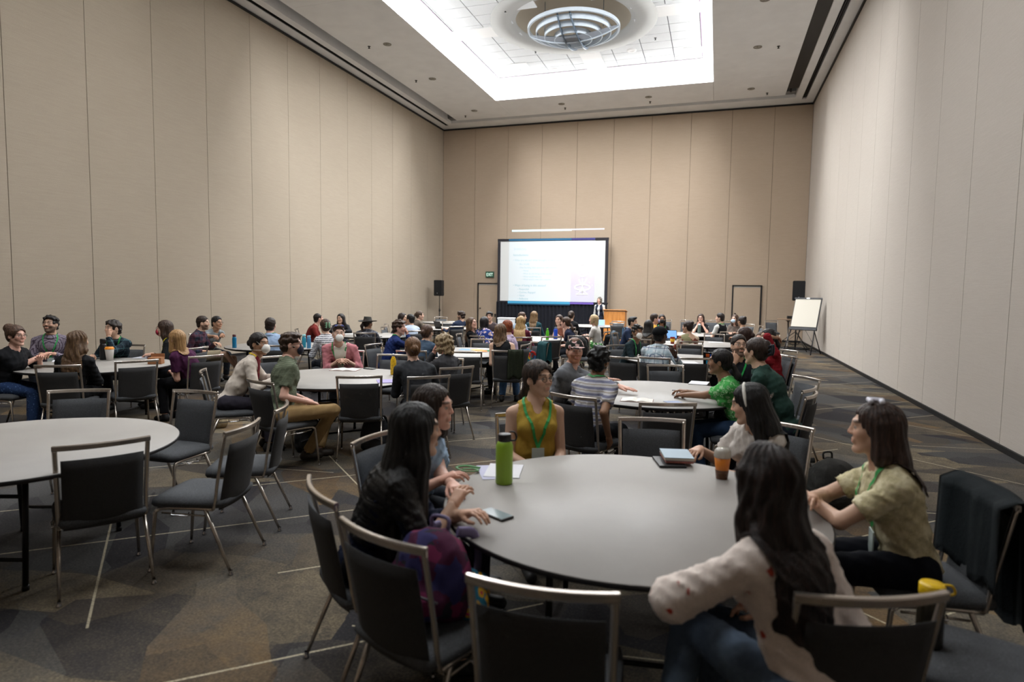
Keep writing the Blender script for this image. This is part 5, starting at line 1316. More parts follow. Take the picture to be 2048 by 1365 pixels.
# ---------------------------------------------------------------- chairs (position of the top rail's middle, heading)
_proto = {}; CHAIRS = {}
def chair(x, y, hdg, lab, rail=True, key=None):
    fa = y > 12
    if fa not in _proto: o = _proto[fa] = make_chair(fa)
    else: o = copy_tree(_proto[fa])
    a = math.radians(hdg)
    if rail: x, y = x-math.sin(a)*.29, y+math.cos(a)*.29
    o.location = (x, y, 0); o.rotation_euler = (0, 0, a)
    tag(o, lab, 'chair', 'grey banquet chairs'); 
    if key: CHAIRS[key] = Matrix.Translation((x, y, 0)) @ Matrix.Rotation(a, 4, 'Z')
    return o
G = 'grey banquet chair '
for x, y, h, lab, key in (
 (-.47, 1.74, 4, G+'with its back to us at the bottom centre, nobody on it', None),
 (.48, 2.02, 21, G+'with its back to us behind the woman in the sprigged blouse', None),
 (-1.14, 1.94, -20, G+'with its back to us, a purple backpack on its seat', 'pack'),
 (-1.65, 2.30, -41, G+'edge-on, under the woman with very long black hair', None),
 (-1.96, 3.31, -97, G+'behind the woman in pale blue at the nearest table', None),
 (-1.30, 4.36, 208, G+'under the woman in the sleeveless mustard top', None),
 (-.41, 4.50, 192, G+'empty at the far side of the nearest table, facing us', None),
 (-.34, 5.19, 17, G+'with its back to us at the second table, beside the green kurta', None),
 (.46, 4.68, 152, G+'under the woman with the white headband', None),
 (1.25, 3.38, 98, G+'under the cream tee shirt woman, a dark teal jacket over its back', 'jacket'),
 (1.27, 2.52, 72, G+'at the right edge of the picture, seen edge-on', None),
 (-1.16, 5.25, -20, G+'behind the curly haired man in the striped polo shirt', None),
 (.99, 7.50, 119, G+'empty, turned to us, right of the person in dark green', None),
 (.91, 6.58, 68, G+'empty, its back to us, right of the person in dark green', None),
 (1.05, 10.16, 106, G+'turned to us beside the woman in the red sweater', None),
 (-.59, 8.09, 197, G+'facing us across the second table, in front of the plaid shirt', None),
 (-1.23, 8.83, -13, G+'with its back to us left of the man in plaid', None),
 (-.28, 9.14, 16, G+'with its back to us right of the man in plaid', None),
 (-1.62, 10.95, 218, G+'behind the young man in dark green with a white mask', None),
 (-.43, 11.74, 184, G+'facing us beyond the raised hand of the man in plaid', None),
 (-.42, 12.53, 20, G+'behind the woman in the patterned shawl', None),
 (-.02, 15.30, 186, G+'with a bright rail, facing us left of the black vest', None),
 (-1.0, 23.6, 180, G+'by the end wall, behind the woman resting chin on hands', None),
 (-.15, 23.8, 176, G+'by the end wall, left of the person in the black vest', None),
 (-1.75, 23.5, 182, G+'by the end wall, behind the woman in a black mask', None),
 (.45, 23.9, 180, G+'by the end wall between black vest and light blue mask', None),
 (1.99, 25.35, 186, G+'alone against the end wall right of the door', None),
 (1.0, 21.4, 150, G+'by the right door, beyond the person with a dark bun', None),
 (1.35, 20.4, 100, G+'seen side-on near the right door', None),
 (-2.92, 19.44, -14, G+'with its black back to us below the lectern', None),
 (-3.08, 20.95, 166, G+'facing us just in front of the lectern', None),
 (-2.42, 14.9, 80, G+'side-on under the blonde woman in white', None),
 (-2.74, 13.0, 196, G+'beside the navy tee shirt woman with a black bag on it', 'blackbag'),
 (-3.19, 12.49, 40, G+'empty, its back to us, below the lime green bottle', None),
 (-3.00, 10.90, 150, G+'with a teal jacket over its side, in the middle of the room', 'teal'),
 (-3.02, 9.02, 11, G+'with an olive jacket hung over its right corner', 'olive'),
 (-3.51, 8.60, 16, G+'empty, its back to us, left of the one with an olive jacket', None),
 (-4.21, 11.15, 188, G+'facing us behind the orange and green papers', None),
 (-4.68, 11.92, -18, G+'behind the woman in a blue floral top', None),
 (-5.22, 12.3, -80, G+'under the smiling long haired woman in black', None),
 (-3.72, 12.0, 20, G+'behind the long blonde hair and maroon top', None),
 (-6.38, 15.0, 55, G+'behind the man in the navy blazer', None),
 (-7.59, 17.27, 20, G+'pale rail, at the far side of the blazer man\'s table', None),
 (-9.40, 20.6, 200, G+'below the left loudspeaker, facing us', None),
 (-8.55, 15.1, -75, G+'side-on by the left wall, beyond the brimmed hat', None),
 (-7.05, 11.57, 19, G+'with its back to us under the brimmed hat', None),
 (-6.45, 12.85, 60, G+'behind the black haired man in a pale blue shirt', None),
 (-5.42, 9.15, -98, G+'side-on behind the man in royal blue', None),
 (-4.27, 7.78, 190, G+'facing us behind the yellow bottle', None),
 (-4.31, 8.38, 13, G+'under the woman with a bun and slate jacket', None),
 (-3.40, 7.66, 190, G+'facing us left of the blonde curls', None),
 (-2.86, 6.76, 54, G+'behind the woman with short blonde curls', None),
 (-2.81, 5.89, 44, G+'behind the woman in a dark blazer with a low bun', None),
 (-3.48, 5.61, 28, G+'empty, its back to us, at the yellow bottle table', None),
 (-5.15, 8.02, 204, G+'behind the person in the pink blazer', None),
 (-4.17, 4.92, -20, G+'under the man in khaki trousers', None),
 (-5.22, 5.30, -50, G+'under the woman in the cream cardigan', None),
 (-6.63, 8.24, 30, G+'under the man in pale blue with a green lanyard', None),
 (-5.59, 6.80, -115, G+'empty, left of the pink blazer', None),
 (-7.00, 5.04, 30, G+'with its back to us behind long light brown hair', None),
 (-6.63, 5.75, 62, G+'empty, its back to us, at the black bottle table', None),
 (-6.35, 6.55, 72, G+'behind the blonde woman in purple', None),
 (-8.64, 7.37, 205, G+'under the man with his hand to his mouth', None),
 (-7.35, 7.45, 100, G+'behind the woman in the red mask', None),
 (-5.16, 3.91, 215, G+'facing us over the empty table, at the left', None),
 (-4.22, 4.24, 182, G+'facing us over the empty table, at its far right', None),
 (-3.10, 3.95, 118, G+'half hidden behind a nearer one, right of the empty table', None),
 (-2.86, 3.27, 105, G+'side-on, right of the empty table, its seat to the left', None),
 (-3.27, 2.60, 57, G+'with its back to us in front of the empty table', None)):
    chair(x, y, h, lab, key=key)

# ---------------------------------------------------------------- people
def auto_chair(r, hdg, lab):
    p = r[0].location; a = math.radians(hdg); chair(p.x-math.sin(a)*.06, p.y+math.cos(a)*.06, hdg, lab, rail=False)
H_ = 'hair'
# nearest table
person((-1.151, 4.150, 1.175), 238, 208, 'woman in a sleeveless mustard top with dark wavy ponytail, glasses and green lanyard', 'light', True, ('lowpony', '2b201a', '5a4334'), ('plain', 'b6963e'), 'none', ('plain', '2a2a30'), 'lap', 0, vol=.007, wide=1.06, lanyard='2f9a4c', glasses=True, L=.26, tilt=-4, pelvis=(-1.17, 4.12))
person((-1.253, 2.500, 1.147), 308, 298, 'woman in a navy sweater with very long straight black hair, elbows on the nearest table', 'light', True, ('long', '0d0b0c'), ('knit', '161d33'), 'elbow', ('plain', '17171a'), ((-1.017, 2.481, 0.800), (-1.087, 2.518, 0.820)), 0, L=.50, pelvis=(-1.50, 2.46))
r = person((-1.448, 3.100, 1.136), 272, 280, 'woman in pale blue with brown hair, in profile behind the very long black hair', 'pink', True, ('shoulder', '2b1d16'), ('plain', '9db4cf'), 'short', ('plain', '20242c'), ((-1.248, 2.888, 0.790), (-1.336, 2.928, 0.790)), 0, pelvis=(-1.66, 3.24))
r = person((0.213, 4.050, 1.111), 82, 128, 'woman with a white headband, long black hair and white tee, looking left', 'light', True, ('long', '0f0c0c'), ('plain', 'd9d2cb'), 'short', ('plain', '1c1c20'), ('lap', 'table'), 0, L=.42, tilt=12, pelvis=(0.3, 4.33))
PW4 = r
r = person((0.720, 3.250, 1.161), 84, 92, 'woman in a cream tee shirt with brown hair and a white hair clip, arms folded', 'light', True, ('long', '33221b', '55392c'), ('batik', 'c9bf98', 'ddd4b4', 'b3a986'), 'short', ('plain', '14161f'), 'crossed', 0, pelvis=(.90, 3.27), lanyard='2f9a4c', L=.3)
PW5 = r
r = person((0.176, 2.180, 1.161), 28, 44, 'woman seen from behind in a white blouse with red sprigs, long wavy dark hair', 'light', True, ('wavy', '1f1412', '3a2520'), ('sprig', 'e6d9d0', 'b3493c'), 'long', ('denim', '4b596c', '7489a0'), ((0.065, 2.271, 0.790), 'lap'), 0, L=.42, puff=.022, poles=((-1, .1, -.25), None), pelvis=(.33, 2.08),
    knees=(((-.05, 2.30, .58), (-.12, 2.12, .12)), ((.02, 2.52, .50), (.05, 2.62, .085))))
# second table
r = person((-1.400, 6.450, 1.170), 208, 262, 'bearded man in a floral cap and grey shirt', 'pink', False, ('short', '6b4226'), ('plain', '74777c'), 'long', ('plain', '2c3038'), ((-0.873, 6.517, 0.800), (-0.968, 6.810, 0.830)), 1, beard='a8683f', hat='cap', extra=('floral', '2b2f2d', 'd8b9b4', 'a83a44'), poles=((-.5, -.3, -1), (.5, -.3, -1)), hands=('open', 'open'), scale=1.04)
auto_chair(r, 262, G+'under the bearded man in a floral cap')
person((-0.988, 5.620, 1.166), 342, 340, 'man from behind in a striped polo shirt with black curly hair and green lanyard', 'brown', False, ('curly', '0c0b0c'), ('stripe', 'c6c5c9', '7d7f96', 'a39b8e'), 'short', ('plain', '16181d'), ('table', 'down'), 1, lanyard='2b8a47', vol=.008, pelvis=(-1.07, 5.48))
r = person((0.049, 6.200, 1.145), 84, 92, 'woman in a green patterned kurta with a long dark ponytail, in profile', 'brown', True, ('lowpony', '151112', '30231f'), ('paisley', '4fae58', 'b9dcb0'), 'short', ('denim', '22344e', '2d4566'), ((-0.281, 6.380, 0.785), (-0.252, 6.599, 0.790)), 1, L=.36)
auto_chair(r, 92, G+'under the woman in the green kurta')
r = person((0.260, 7.450, 1.211), 196, 172, 'bearded man in glasses and dark shirt holding his cheek, green lanyard', 'light', False, ('short', '2a211d'), ('plain', '26282e'), 'long', ('plain', '1c1e24'), ('table', 'cheek'), 1, beard='2b1f1a', glasses=True, lanyard='1fae52', tilt=-10)
auto_chair(r, 172, G+'under the bearded man holding his cheek')
r = PW11 = person((0.370, 6.350, 1.246), 60, 72, 'person in a dark green sweater with a claw clip in brown hair, from behind', 'light', True, ('clip', '33251e'), ('plain', '2b463f'), 'long', ('plain', '1d2430'), 'table', 1, wide=1.2, scale=1.06, lean=.30, extra='collar')
auto_chair(r, 72, G+'under the person in a dark green sweater')
# table with the yellow bottle
person((-4.809, 5.720, 1.167), 268, 305, 'woman in a cream cardigan and white cup mask, with a yellow lanyard', 'tan', True, ('bun', '1c1513'), ('plain', 'cfc4b8'), 'long', ('plain', '33303a'), ('table', 'table'), 1, mask=('cup', 'e9e7e2'), lanyard='d8b720', inner='6b1826', pelvis=(-5.03, 5.47))
person((-4.157, 5.420, 1.205), 300, 318, 'man in an olive patterned shirt, dark mask and khaki trousers', 'pink', False, ('waves', '3a281d', '644933'), ('weave', '585f4d', '7c8570'), 'short', ('plain', '9a7f57'), ('lap', 'lap'), 1, mask=('flat', '22263a'), glasses=True, knees=(((-3.95, 5.78, .50), (-3.98, 5.62, .085)), ((-3.66, 5.42, .56), (-3.98, 5.42, .10))), shoe='2e2620', wide=1.15, pelvis=(-4.09, 5.15))
PW14 = person((-4.942, 7.450, 1.177), 222, 208, 'person in a pink blazer and white cup mask with sunglasses pushed up', 'fair', False, ('quiff', '3a2820'), ('plain', 'c37f86'), 'elbow', ('plain', '1f1f24'), 'tableclasp', 1, mask=('cup', 'ecebe7'), lanyard='2b8a47', scale=1.0, wide=1.08, inner='e0dccf', pelvis=(-5.03, 7.75))
person((-3.145, 6.150, 1.150), 38, 36, 'woman from behind in a charcoal blazer with a low auburn bun', 'fair', True, ('bun', '6b4a2d', '8d6840'), ('plain', '35373b'), 'long', ('plain', '1c1d22'), 'table', 1, wide=1.15, pelvis=(-3.0, 6.05))
person((-3.159, 7.000, 1.135), 72, 70, 'woman with short curly blonde hair in a dark grey top', 'pink', True, ('curlybob', '8c7656', 'd9cba8'), ('plain', '3b3b3e'), 'long', ('plain', '22242a'), ('mouth', 'table'), 1, vol=.006, tilt=8, pelvis=(-3.07, 6.9))
# black bottle table
r = person((-8.082, 5.350, 1.165), 276, 285, 'woman in a black tee and dotted jeans with a messy bun and glasses', 'pink', True, ('topbun', '4a3427', '7a583c'), ('plain', '191a1e'), 'short', ('spots', '2a3f66', '4f6d9c'), ((-8.009, 5.565, 0.860), (-8.082, 5.642, 0.900)), 1, glasses=True, wide=1.2, vol=.006)
auto_chair(r, 285, G+'under the woman in a black tee and dotted jeans')
r = person((-9.395, 6.700, 1.211), 205, 218, 'bearded man in glasses and a purple checked shirt, looking down', 'light', False, ('waves', '1d1715'), ('check', 'b9b0bf', '3a2b3e'), 'long', ('plain', '23262e'), 'table', 1, beard='1a1412', glasses=True, lanyard='2fa356', wide=1.12, tilt=-10, scale=1.05)
auto_chair(r, 218, G+'under the bearded man in a checked shirt')
r = person((-7.052, 5.350, 1.138), 12, 20, 'person from behind in black with long light brown hair', 'light', True, ('wavy', '5d4530', '866a48'), ('plain', '1b1c1f'), 'long', ('plain', '18191c'), 'table', 1, L=.40, wide=1.05, pelvis=(-7.12, 5.27))
person((-8.348, 6.850, 1.170), 172, 192, 'man in a dark plaid shirt with one hand to his mouth', 'light', False, ('waves', '261b16'), ('plaid', '25313b', '15222c', '4a6a72'), 'long', ('plain', '22252c'), ('mouth', 'table'), 1, tilt=-4, lanyard='2b8a47', pelvis=(-8.52, 7.1))
r = person((-7.870, 7.300, 1.166), 112, 132, 'woman in a red mask and glasses with long brown hair', 'fair', True, ('long', '3b2a20', '5b4030'), ('plain', '1c1f22'), 'long', ('plain', '24262c'), 'table', 1, mask=('flat', '9c1e38'), glasses=True, lanyard='cfc42a', L=.36, pelvis=(-7.66, 7.38))
person((-6.703, 6.400, 1.106), 88, 96, 'woman in a purple tee with straight blonde hair, hands in her lap', 'pink', True, ('shoulder', 'a07a4e', 'd0ab78'), ('plain', '4a2142'), 'short', ('plain', '1a1a1e'), 'lap', 1, pelvis=(-6.6, 6.58))
# grey tee table
r = person((-8.796, 9.000, 1.152), 300, 292, 'man in navy and maroon plaid shirt and beige shorts', 'light', False, ('short', '33251d'), ('plaid', '333c4c', '5a3440', '1e2836'), 'long', ('plain', 'a0937a'), ('table', 'lap'), 1, bare_legs=True, beard='33251d', wide=1.08, knees=(((-8.45, 9.35, .50), (-8.40, 9.42, .085)), ((-8.42, 9.12, .60), (-8.25, 9.35, .22))))
auto_chair(r, 292, G+'under the man in beige shorts')
r = person((-9.189, 9.750, 1.115), 268, 262, 'man in glasses and a pale grey tee shirt, forearms raised', 'tan', False, ('short', '15110f'), ('plain', '8f979a'), 'short', ('plain', '22252c'), ((-8.090, 8.780, 0.930), (-7.967, 8.774, 0.900)), 1, glasses=True, hands=('relaxed', 'hold'))
auto_chair(r, 262, G+'under the man in a pale grey tee')
person((-6.964, 8.550, 1.183), 20, 25, 'man from behind in a light blue shirt and green lanyard', 'pink', False, ('short', '2b201a'), ('plain', '97adca'), 'long', ('plain', '23262e'), 'table', 1, lanyard='2b8a47', extra='collar', wide=1.08, pelvis=(-6.78, 8.47))
r = PW26 = person((-6.369, 9.200, 1.157), 52, 58, 'woman in a white striped top with a mint claw clip', 'light', True, ('clip', '3a2619', '684327'), ('finestripe', 'd8d8db', '23263a'), 'long', ('plain', '2b2e38'), 'table', 1)
auto_chair(r, 58, G+'under the woman in the striped top')
# hat table
r = person((-8.618, 12.200, 1.128), 322, 300, 'balding man in a brick red shirt by the left wall', 'pink', False, ('receding', '1f1713'), ('plain', '7a2c28'), 'long', ('plain', '22252c'), 'table', 2, extra='collar')
auto_chair(r, 300, G+'under the balding man in brick red')
r = person((-8.829, 13.400, 1.082), 182, 215, 'young woman with long black hair facing us by the left wall', 'light', True, ('long', '1b1514'), ('plain', '2c2d31'), 'long', ('plain', '22252c'), 'table', 2, L=.3)
auto_chair(r, 215, G+'under the young woman facing us by the left wall')
person((-7.214, 12.000, 1.068), 340, 15, 'person from behind in a wide brimmed grey hat and dark plaid', 'tan', False, ('pony', '2a1c17'), ('plaid', '3c3d45', '22232a', '8a8c96'), 'long', ('plain', '22252c'), 'table', 2, hat='brim', wide=1.1, L=.25, pelvis=(-7.13, 11.82))
r = person((-7.370, 13.900, 1.121), 275, 280, 'woman with long dark hair behind the pale blue shirt', 'light', True, ('long', '2a1c16'), ('plain', '3a3532'), 'long', ('plain', '22252c'), 'table', 2, L=.3)
auto_chair(r, 280, G+'under the dark haired woman behind the pale blue shirt')
person((-6.816, 13.200, 1.117), 80, 60, 'black haired man in a pale blue shirt leaning left', 'tan', False, ('short', '100d0d'), ('plain', 'b6c4d6'), 'long', ('plain', '22252c'), 'mouth', 2, extra='collar', pelvis=(-6.68, 12.98))
r = person((-7.650, 15.400, 1.132), 300, 330, 'man with a grey brown ponytail and brown jacket by a laptop', 'fair', False, ('pony', '4b3a2e', '6d5a49'), ('plain', '5f564d'), 'long', ('plain', '22252c'), 'table', 2, L=.16)
auto_chair(r, 330, G+'under the ponytailed man in brown')
person((-6.446, 15.400, 1.158), 88, 65, 'man with swept back curly hair in a navy blazer, in profile', 'light', False, ('waves', '2b1c14', '5b3d28'), ('plain', '232c42'), 'long', ('plain', '22252c'), 'table', 2, beard='3a281f', pelvis=(-6.6, 15.2))
# papers table
person((-4.996, 9.300, 1.170), 282, 312, 'man in royal blue with tousled brown hair, hand at his chin', 'pink', False, ('mop', '3a281d', '604430'), ('plain', '1e2f63'), 'long', ('plain', '22252c'), ('table', 'mouth'), 1, lanyard='2fa356', vol=.006, pelvis=(-5.15, 9.12))
person((-4.290, 8.900, 1.134), 350, 8, 'person from behind in a slate blue jacket with a messy brown bun', 'light', True, ('bun', '4a3325', '755238'), ('plain', '3f5063'), 'long', ('plain', '22252c'), 'table', 1, wide=1.05, pelvis=(-4.37, 8.63))
person((-4.816, 12.100, 1.134), 262, 282, 'smiling woman in glasses and black top with long light hair', 'pink', True, ('long', '4a3426', 'a88357'), ('plain', '17181b'), 'long', ('plain', '22252c'), 'table', 2, glasses=True, L=.36, tilt=-14, pelvis=(-4.95, 12.33))
person((-4.734, 12.650, 1.131), 338, 340, 'woman from behind in a blue floral top with black bobbed hair', 'tan', True, ('shoulder', '1c1a1d'), ('floral', '2a3f86', 'e0c9c4', '7a3d58'), 'short', ('plain', '22252c'), 'table', 2, pelvis=(-4.6, 12.3))
r = person((-5.383, 14.700, 1.179), 188, 205, 'black haired man facing us behind the blue floral top', 'fair', False, ('mop', '181312'), ('plain', '4c4244'), 'long', ('plain', '22252c'), 'table', 2)
auto_chair(r, 205, G+'under the black haired man facing us')
person((-3.271, 9.450, 1.155), 12, 14, 'woman from behind in a black sleeveless top with wavy light brown hair', 'light', True, ('wavy', '5d452f', '96754d'), ('plain', '17181b'), 'none', ('denim', '35506f', '50709a'), 'lap', 1, L=.24, wide=1.05, pelvis=(-3.08, 9.28))
r = person((-3.463, 10.350, 1.173), 60, 88, 'red haired person in a lilac shirt facing away to the left', 'fair', True, ('short', '7d3a1c', 'b3622f'), ('plain', 'b3a3bb'), 'long', ('plain', '22252c'), 'table', 1, beard=None, extra='collar')
auto_chair(r, 88, G+'under the red haired person in lilac')
person((-3.875, 12.500, 1.169), 2, 10, 'woman from behind in maroon with very long wavy blonde hair', 'fair', True, ('wavy', 'a98654', 'd9bd8a'), ('plain', '5b2030'), 'long', ('plain', '22252c'), 'table', 2, L=.46, pelvis=(-3.82, 12.25))
r = person((-4.673, 15.200, 1.165), 300, 330, 'brown haired man in a light blue shirt beyond the maroon top', 'light', False, ('short', '4a3222'), ('plain', '9fb4cc'), 'long', ('plain', '22252c'), 'table', 2)
auto_chair(r, 330, G+'under the brown haired man in light blue')
r = person((-4.557, 15.900, 1.181), 350, 5, 'woman from behind in deep teal with long dark blonde hair', 'fair', True, ('long', '6b5236', 'a98a5c'), ('plain', '1f4048'), 'long', ('plain', '22252c'), 'table', 2, L=.36)
auto_chair(r, 5, G+'under the woman in deep teal')
# lime bottle table
r = person((-3.512, 14.350, 1.156), 168, 150, 'woman with bare arms and long dark hair facing us by the blue bottle', 'fair', True, ('long', '38251b'), ('plain', '8c5a48'), 'none', ('plain', '22252c'), 'tableclasp', 2, L=.34)
auto_chair(r, 150, G+'under the woman with bare arms by the blue bottle')
r = person((-3.085, 13.200, 1.149), 84, 98, 'woman in a navy tee with a long brown ponytail, in profile', 'pink', True, ('lowpony', '38251b', '8a633c'), ('plain', '20263c'), 'short', ('plain', '22252c'), 'lap', 2, L=.32)
auto_chair(r, 98, G+'under the navy tee shirt woman with a ponytail')
r = person((-3.717, 16.600, 1.192), 352, 350, 'person from behind in black with a dark bun before the dark curtain', 'light', True, ('bun', '2c201b', '6b4a30'), ('plain', '1c1d20'), 'long', ('plain', '22252c'), 'table', 2)
auto_chair(r, 350, G+'under the person in black before the curtain')
r = person((-2.777, 14.800, 1.164), 86, 82, 'woman with a blonde bob, white tee and green leaf print skirt', 'pink', True, ('bob', 'b39a72', 'd6c29a'), ('plain', 'cfccc6'), 'short', ('plain', '22252c'), 'table', 2, skirt=('floral', '3f8a3f', 'dfe8cf', '2d6a30'), pelvis=(-2.68, 14.9))
r = person((-4.268, 23.900, 1.549), 160, 172, 'presenter standing beside the lectern in a dark vest and white shirt', 'pink', True, ('curlybob', '5b554c', '8a8275'), ('plain', 'd5d5d2'), 'long', ('plain', '1c1f28'), 'down', 1, stand=True, vest=('1d2333', 'open'), scale=.97)
# plaid shirt table and right side
r = person((-1.780, 14.300, 1.153), 262, 262, 'man in a navy tee with spiky black hair, left of the white mask', 'light', False, ('quiff', '121011'), ('plain', '24304a'), 'short', ('plain', '22252c'), 'table', 2)
auto_chair(r, 262, G+'under the navy tee man with spiky hair')
r = person((-1.241, 10.600, 1.144), 212, 250, 'young man in a dark green shirt with a white cup mask and curly hair', 'brown', False, ('curly', '14100f'), ('plain', '24343a'), 'elbow', ('plain', '22252c'), 'table', 1, mask=('cup', 'e9e7e2'), lanyard='2fa356', pelvis=(-1.45, 10.73))
r = person((-0.758, 9.380, 1.182), 322, 352, 'man from behind in a white and blue plaid shirt and dark flat cap', 'dark', False, ('crop', '0c0a0a'), ('plaid', 'd6dadd', 'a3b9c4', '36486c'), 'long', ('plain', '2a3442'), ('table', (-0.524, 9.011, 0.930)), 1, hat='beanie', hands=('relaxed', 'open'), wide=1.1, scale=1.03)
auto_chair(r, 352, G+'under the man in the white and blue plaid shirt')
r = person((-1.303, 13.100, 1.136), 350, 345, 'woman from behind with straight black hair and a brown mottled top', 'tan', True, ('long', '15110f'), ('camo', '4a4038', '6a5c4c', '2f2a26'), 'long', ('plain', '22252c'), 'table', 2, L=.24)
auto_chair(r, 345, G+'under the woman in the brown mottled top')
r = person((-1.395, 15.400, 1.201), 285, 300, 'man in a golden yellow top and lilac mask turned right', 'pink', False, ('short', '30221b'), ('plain', 'c0913a'), 'long', ('plain', '22252c'), 'table', 2, mask=('flat', 'a9a3c9'))
auto_chair(r, 300, G+'under the man in golden yellow')
r = person((-1.302, 16.300, 1.163), 190, 205, 'woman in glasses and a black mask facing us', 'tan', True, ('long', '231814'), ('plain', '28292d'), 'long', ('plain', '22252c'), 'table', 2, mask=('flat', '17181b'), glasses=True, lanyard='2fa356', L=.3)
auto_chair(r, 205, G+'under the woman in a black mask')
person((-0.534, 12.950, 1.139), 66, 28, 'woman in a patterned shawl with a small dark top knot, in profile', 'light', True, ('topbun', '30211c'), ('shawl', 'c9a58c', '7e4438', 'dccab4', '8a8664'), 'long', ('plain', '22252c'), 'table', 2, wide=1.1, pelvis=(-0.51, 12.78))
r = person((-0.397, 18.300, 1.145), 172, 182, 'woman in glasses resting her chin on both hands', 'pink', True, ('long', '33241d', '6d4d36'), ('plain', '1c1d20'), 'short', ('plain', '22252c'), 'cheek', 2, glasses=True, L=.28, hands=('fist', 'fist'))
auto_chair(r, 182, G+'under the woman resting her chin on both hands')
r = person((0.098, 16.700, 1.214), 80, 48, 'person with short dark hair in a black vest over a white tee', 'fair', True, ('short', '221a18'), ('plain', 'cfcfcb'), 'short', ('plain', '22252c'), 'tableclasp', 2, vest=('1a1b20', 'shut'), lanyard='2fa356', hands=('relaxed', 'relaxed'))
auto_chair(r, 48, G+'under the person in the black vest')
r = person((0.498, 18.200, 1.153), 150, 160, 'person in a pale blue mask half hidden behind a dark bun', 'fair', True, ('shoulder', '4a362a'), ('plain', '6a5f58'), 'long', ('plain', '22252c'), 'table', 2, mask=('flat', 'b5cbdc'))
auto_chair(r, 160, G+'under the person in a pale blue mask')
r = person((0.591, 15.800, 1.179), 40, 62, 'person from behind in a beige top with a dark topknot', 'tan', True, ('topbun', '241a17'), ('plain', 'a89a8a'), 'long', ('plain', '22252c'), 'table', 2)
auto_chair(r, 62, G+'under the person in beige with a topknot')
r = person((0.404, 9.900, 1.188), 72, 80, 'woman with dark hair in a low bun behind a stickered laptop', 'light', True, ('bun', '3a2620', '5d4236'), ('plain', '1e1f23'), 'long', ('plain', '22252c'), 'table', 1)
auto_chair(r, 80, G+'under the woman behind the stickered laptop')
r = person((0.740, 9.950, 1.174), 112, 110, 'woman in a red sweater and white cup mask, arm over her head', 'tan', True, ('lowpony', '151112'), ('plain', '8c1f28'), 'toelbow', ('plain', '22252c'), ('over', 'lap'), 1, poles=((-.35, 1, .7), None), mask=('cup', 'e9e7e2'), L=.26)
auto_chair(r, 112, G+'under the woman in the red sweater')
r = person((0.715, 10.900, 1.078), 140, 130, 'person in a red mask half hidden behind the red sweater', 'pink', False, ('crop', '5b4636'), ('plain', '4a4642'), 'long', ('plain', '22252c'), 'table', 2, mask=('flat', '8c1f30'))
auto_chair(r, 130, G+'under the person in a red mask')

# ---------------------------------------------------------------- things on and around the tables
TZ = .7455
green = mat('bottle_lime', (.56, .71, .20), .4); blk = mat('plastic_black', (.06, .06, .065), .4)
wide = [(.001, 0), (.042, 0), (.046, .006), (.046, .205), (.040, .225), (.033, .235), (.001, .235)]
bottle('water_bottle', (-1.055, 3.14, TZ), wide, green, 'tall lime green steel bottle with a black cap on the nearest table', 'bottle', blk, [(.034, .232), (.036, .236), (.036, .268), (.033, .272), (.001, .272)], loop=(.238, .285, .036))
phone((-.93, 2.66, TZ), math.radians(62), 'smartphone with a pale reflecting screen on the nearest table')
o = bxo('notebook', (0, 0, .008), (.16, .22, .014), mat('book_black', (.06, .06, .07), .5), None, .003); o.location = (-.24, 3.88, TZ); o.rotation_euler = (0, 0, .3); tag(o, 'black notebook at the bottom of the small stack on the nearest table', 'notebook')
o = empty('notebook', (-.20, 3.94, TZ+.0155), .25, 'notebook with red and blue page edges in the middle of the stack', 'notebook')
bxo('cover', (0, 0, .016), (.17, .22, .004), mat('book_grey', (.5, .5, .52), .5), o); bxo('pages', (0, 0, .008), (.165, .215, .013), mat('page_red', (.72, .45, .42), .7, fleck=.3, fscale=90), o)
o = empty('notebook', (-.20, 3.93, TZ+.034), .22, 'pale blue notebook on top of the small stack', 'notebook')
bxo('cover', (0, 0, .018), (.175, .225, .004), mat('book_blue', (.55, .64, .70), .5), o); bxo('pages', (0, 0, .009), (.17, .22, .014), mat('page_cream', (.80, .78, .72), .7), o)
o = empty('iced_drink', (.065, 3.66, TZ), 0, 'clear plastic cup of orange brown iced drink with a domed lid', 'cup')
b = BM(); lathe(b, [(.001, 0), (.030, 0), (.044, .125), (.001, .125)], 20, cap=False); obj('drink', b, mat('drink_orange', (.78, .45, .14), .3), o)
b = BM(); lathe(b, [(.045, .122), (.047, .128), (.045, .16), (.030, .175), (.001, .176)], 20, cap=False); obj('lid', b, mat('lid_clear', (.78, .76, .72), .2, trans=.3), o)
b = BM(); lathe(b, [(.031, 0), (.0375, .05), (.0375, .052), (.0315, 0)], 20, cap=False); obj('sleeve', b, mat('drink_brown', (.38, .24, .14), .4), o)
pm = mat('paper_white', (.86, .86, .88), .8)
paper('leaflet', (-1.16, 3.33, TZ), .5, .21, .28, mat('paper_lilac', (.72, .72, .82), .7), 'lilac white leaflet lying behind the lime green bottle', 'paper')
paper('leaflet', (-1.13, 3.36, TZ+.0025), .2, .20, .27, pm, 'white sheet lying on top of the lilac leaflet', 'paper')
b = BM(); tube(b, smooth_path([(0, 0, .006), (.06, .03, .006), (.10, -.02, .010), (.03, -.04, .008), (-.04, .01, .008), (.0, .05, .012), (.09, .05, .008)], 6), .010, 6, flat=.3, up=(0, 0, 1)); o = obj('lanyard', b, mat('lanyard_green', (.14, .42, .12), .6)); o.location = (-1.36, 3.24+.05, TZ+.002); tag(o, 'loose green lanyard bunched at the left rim of the nearest table', 'lanyard')
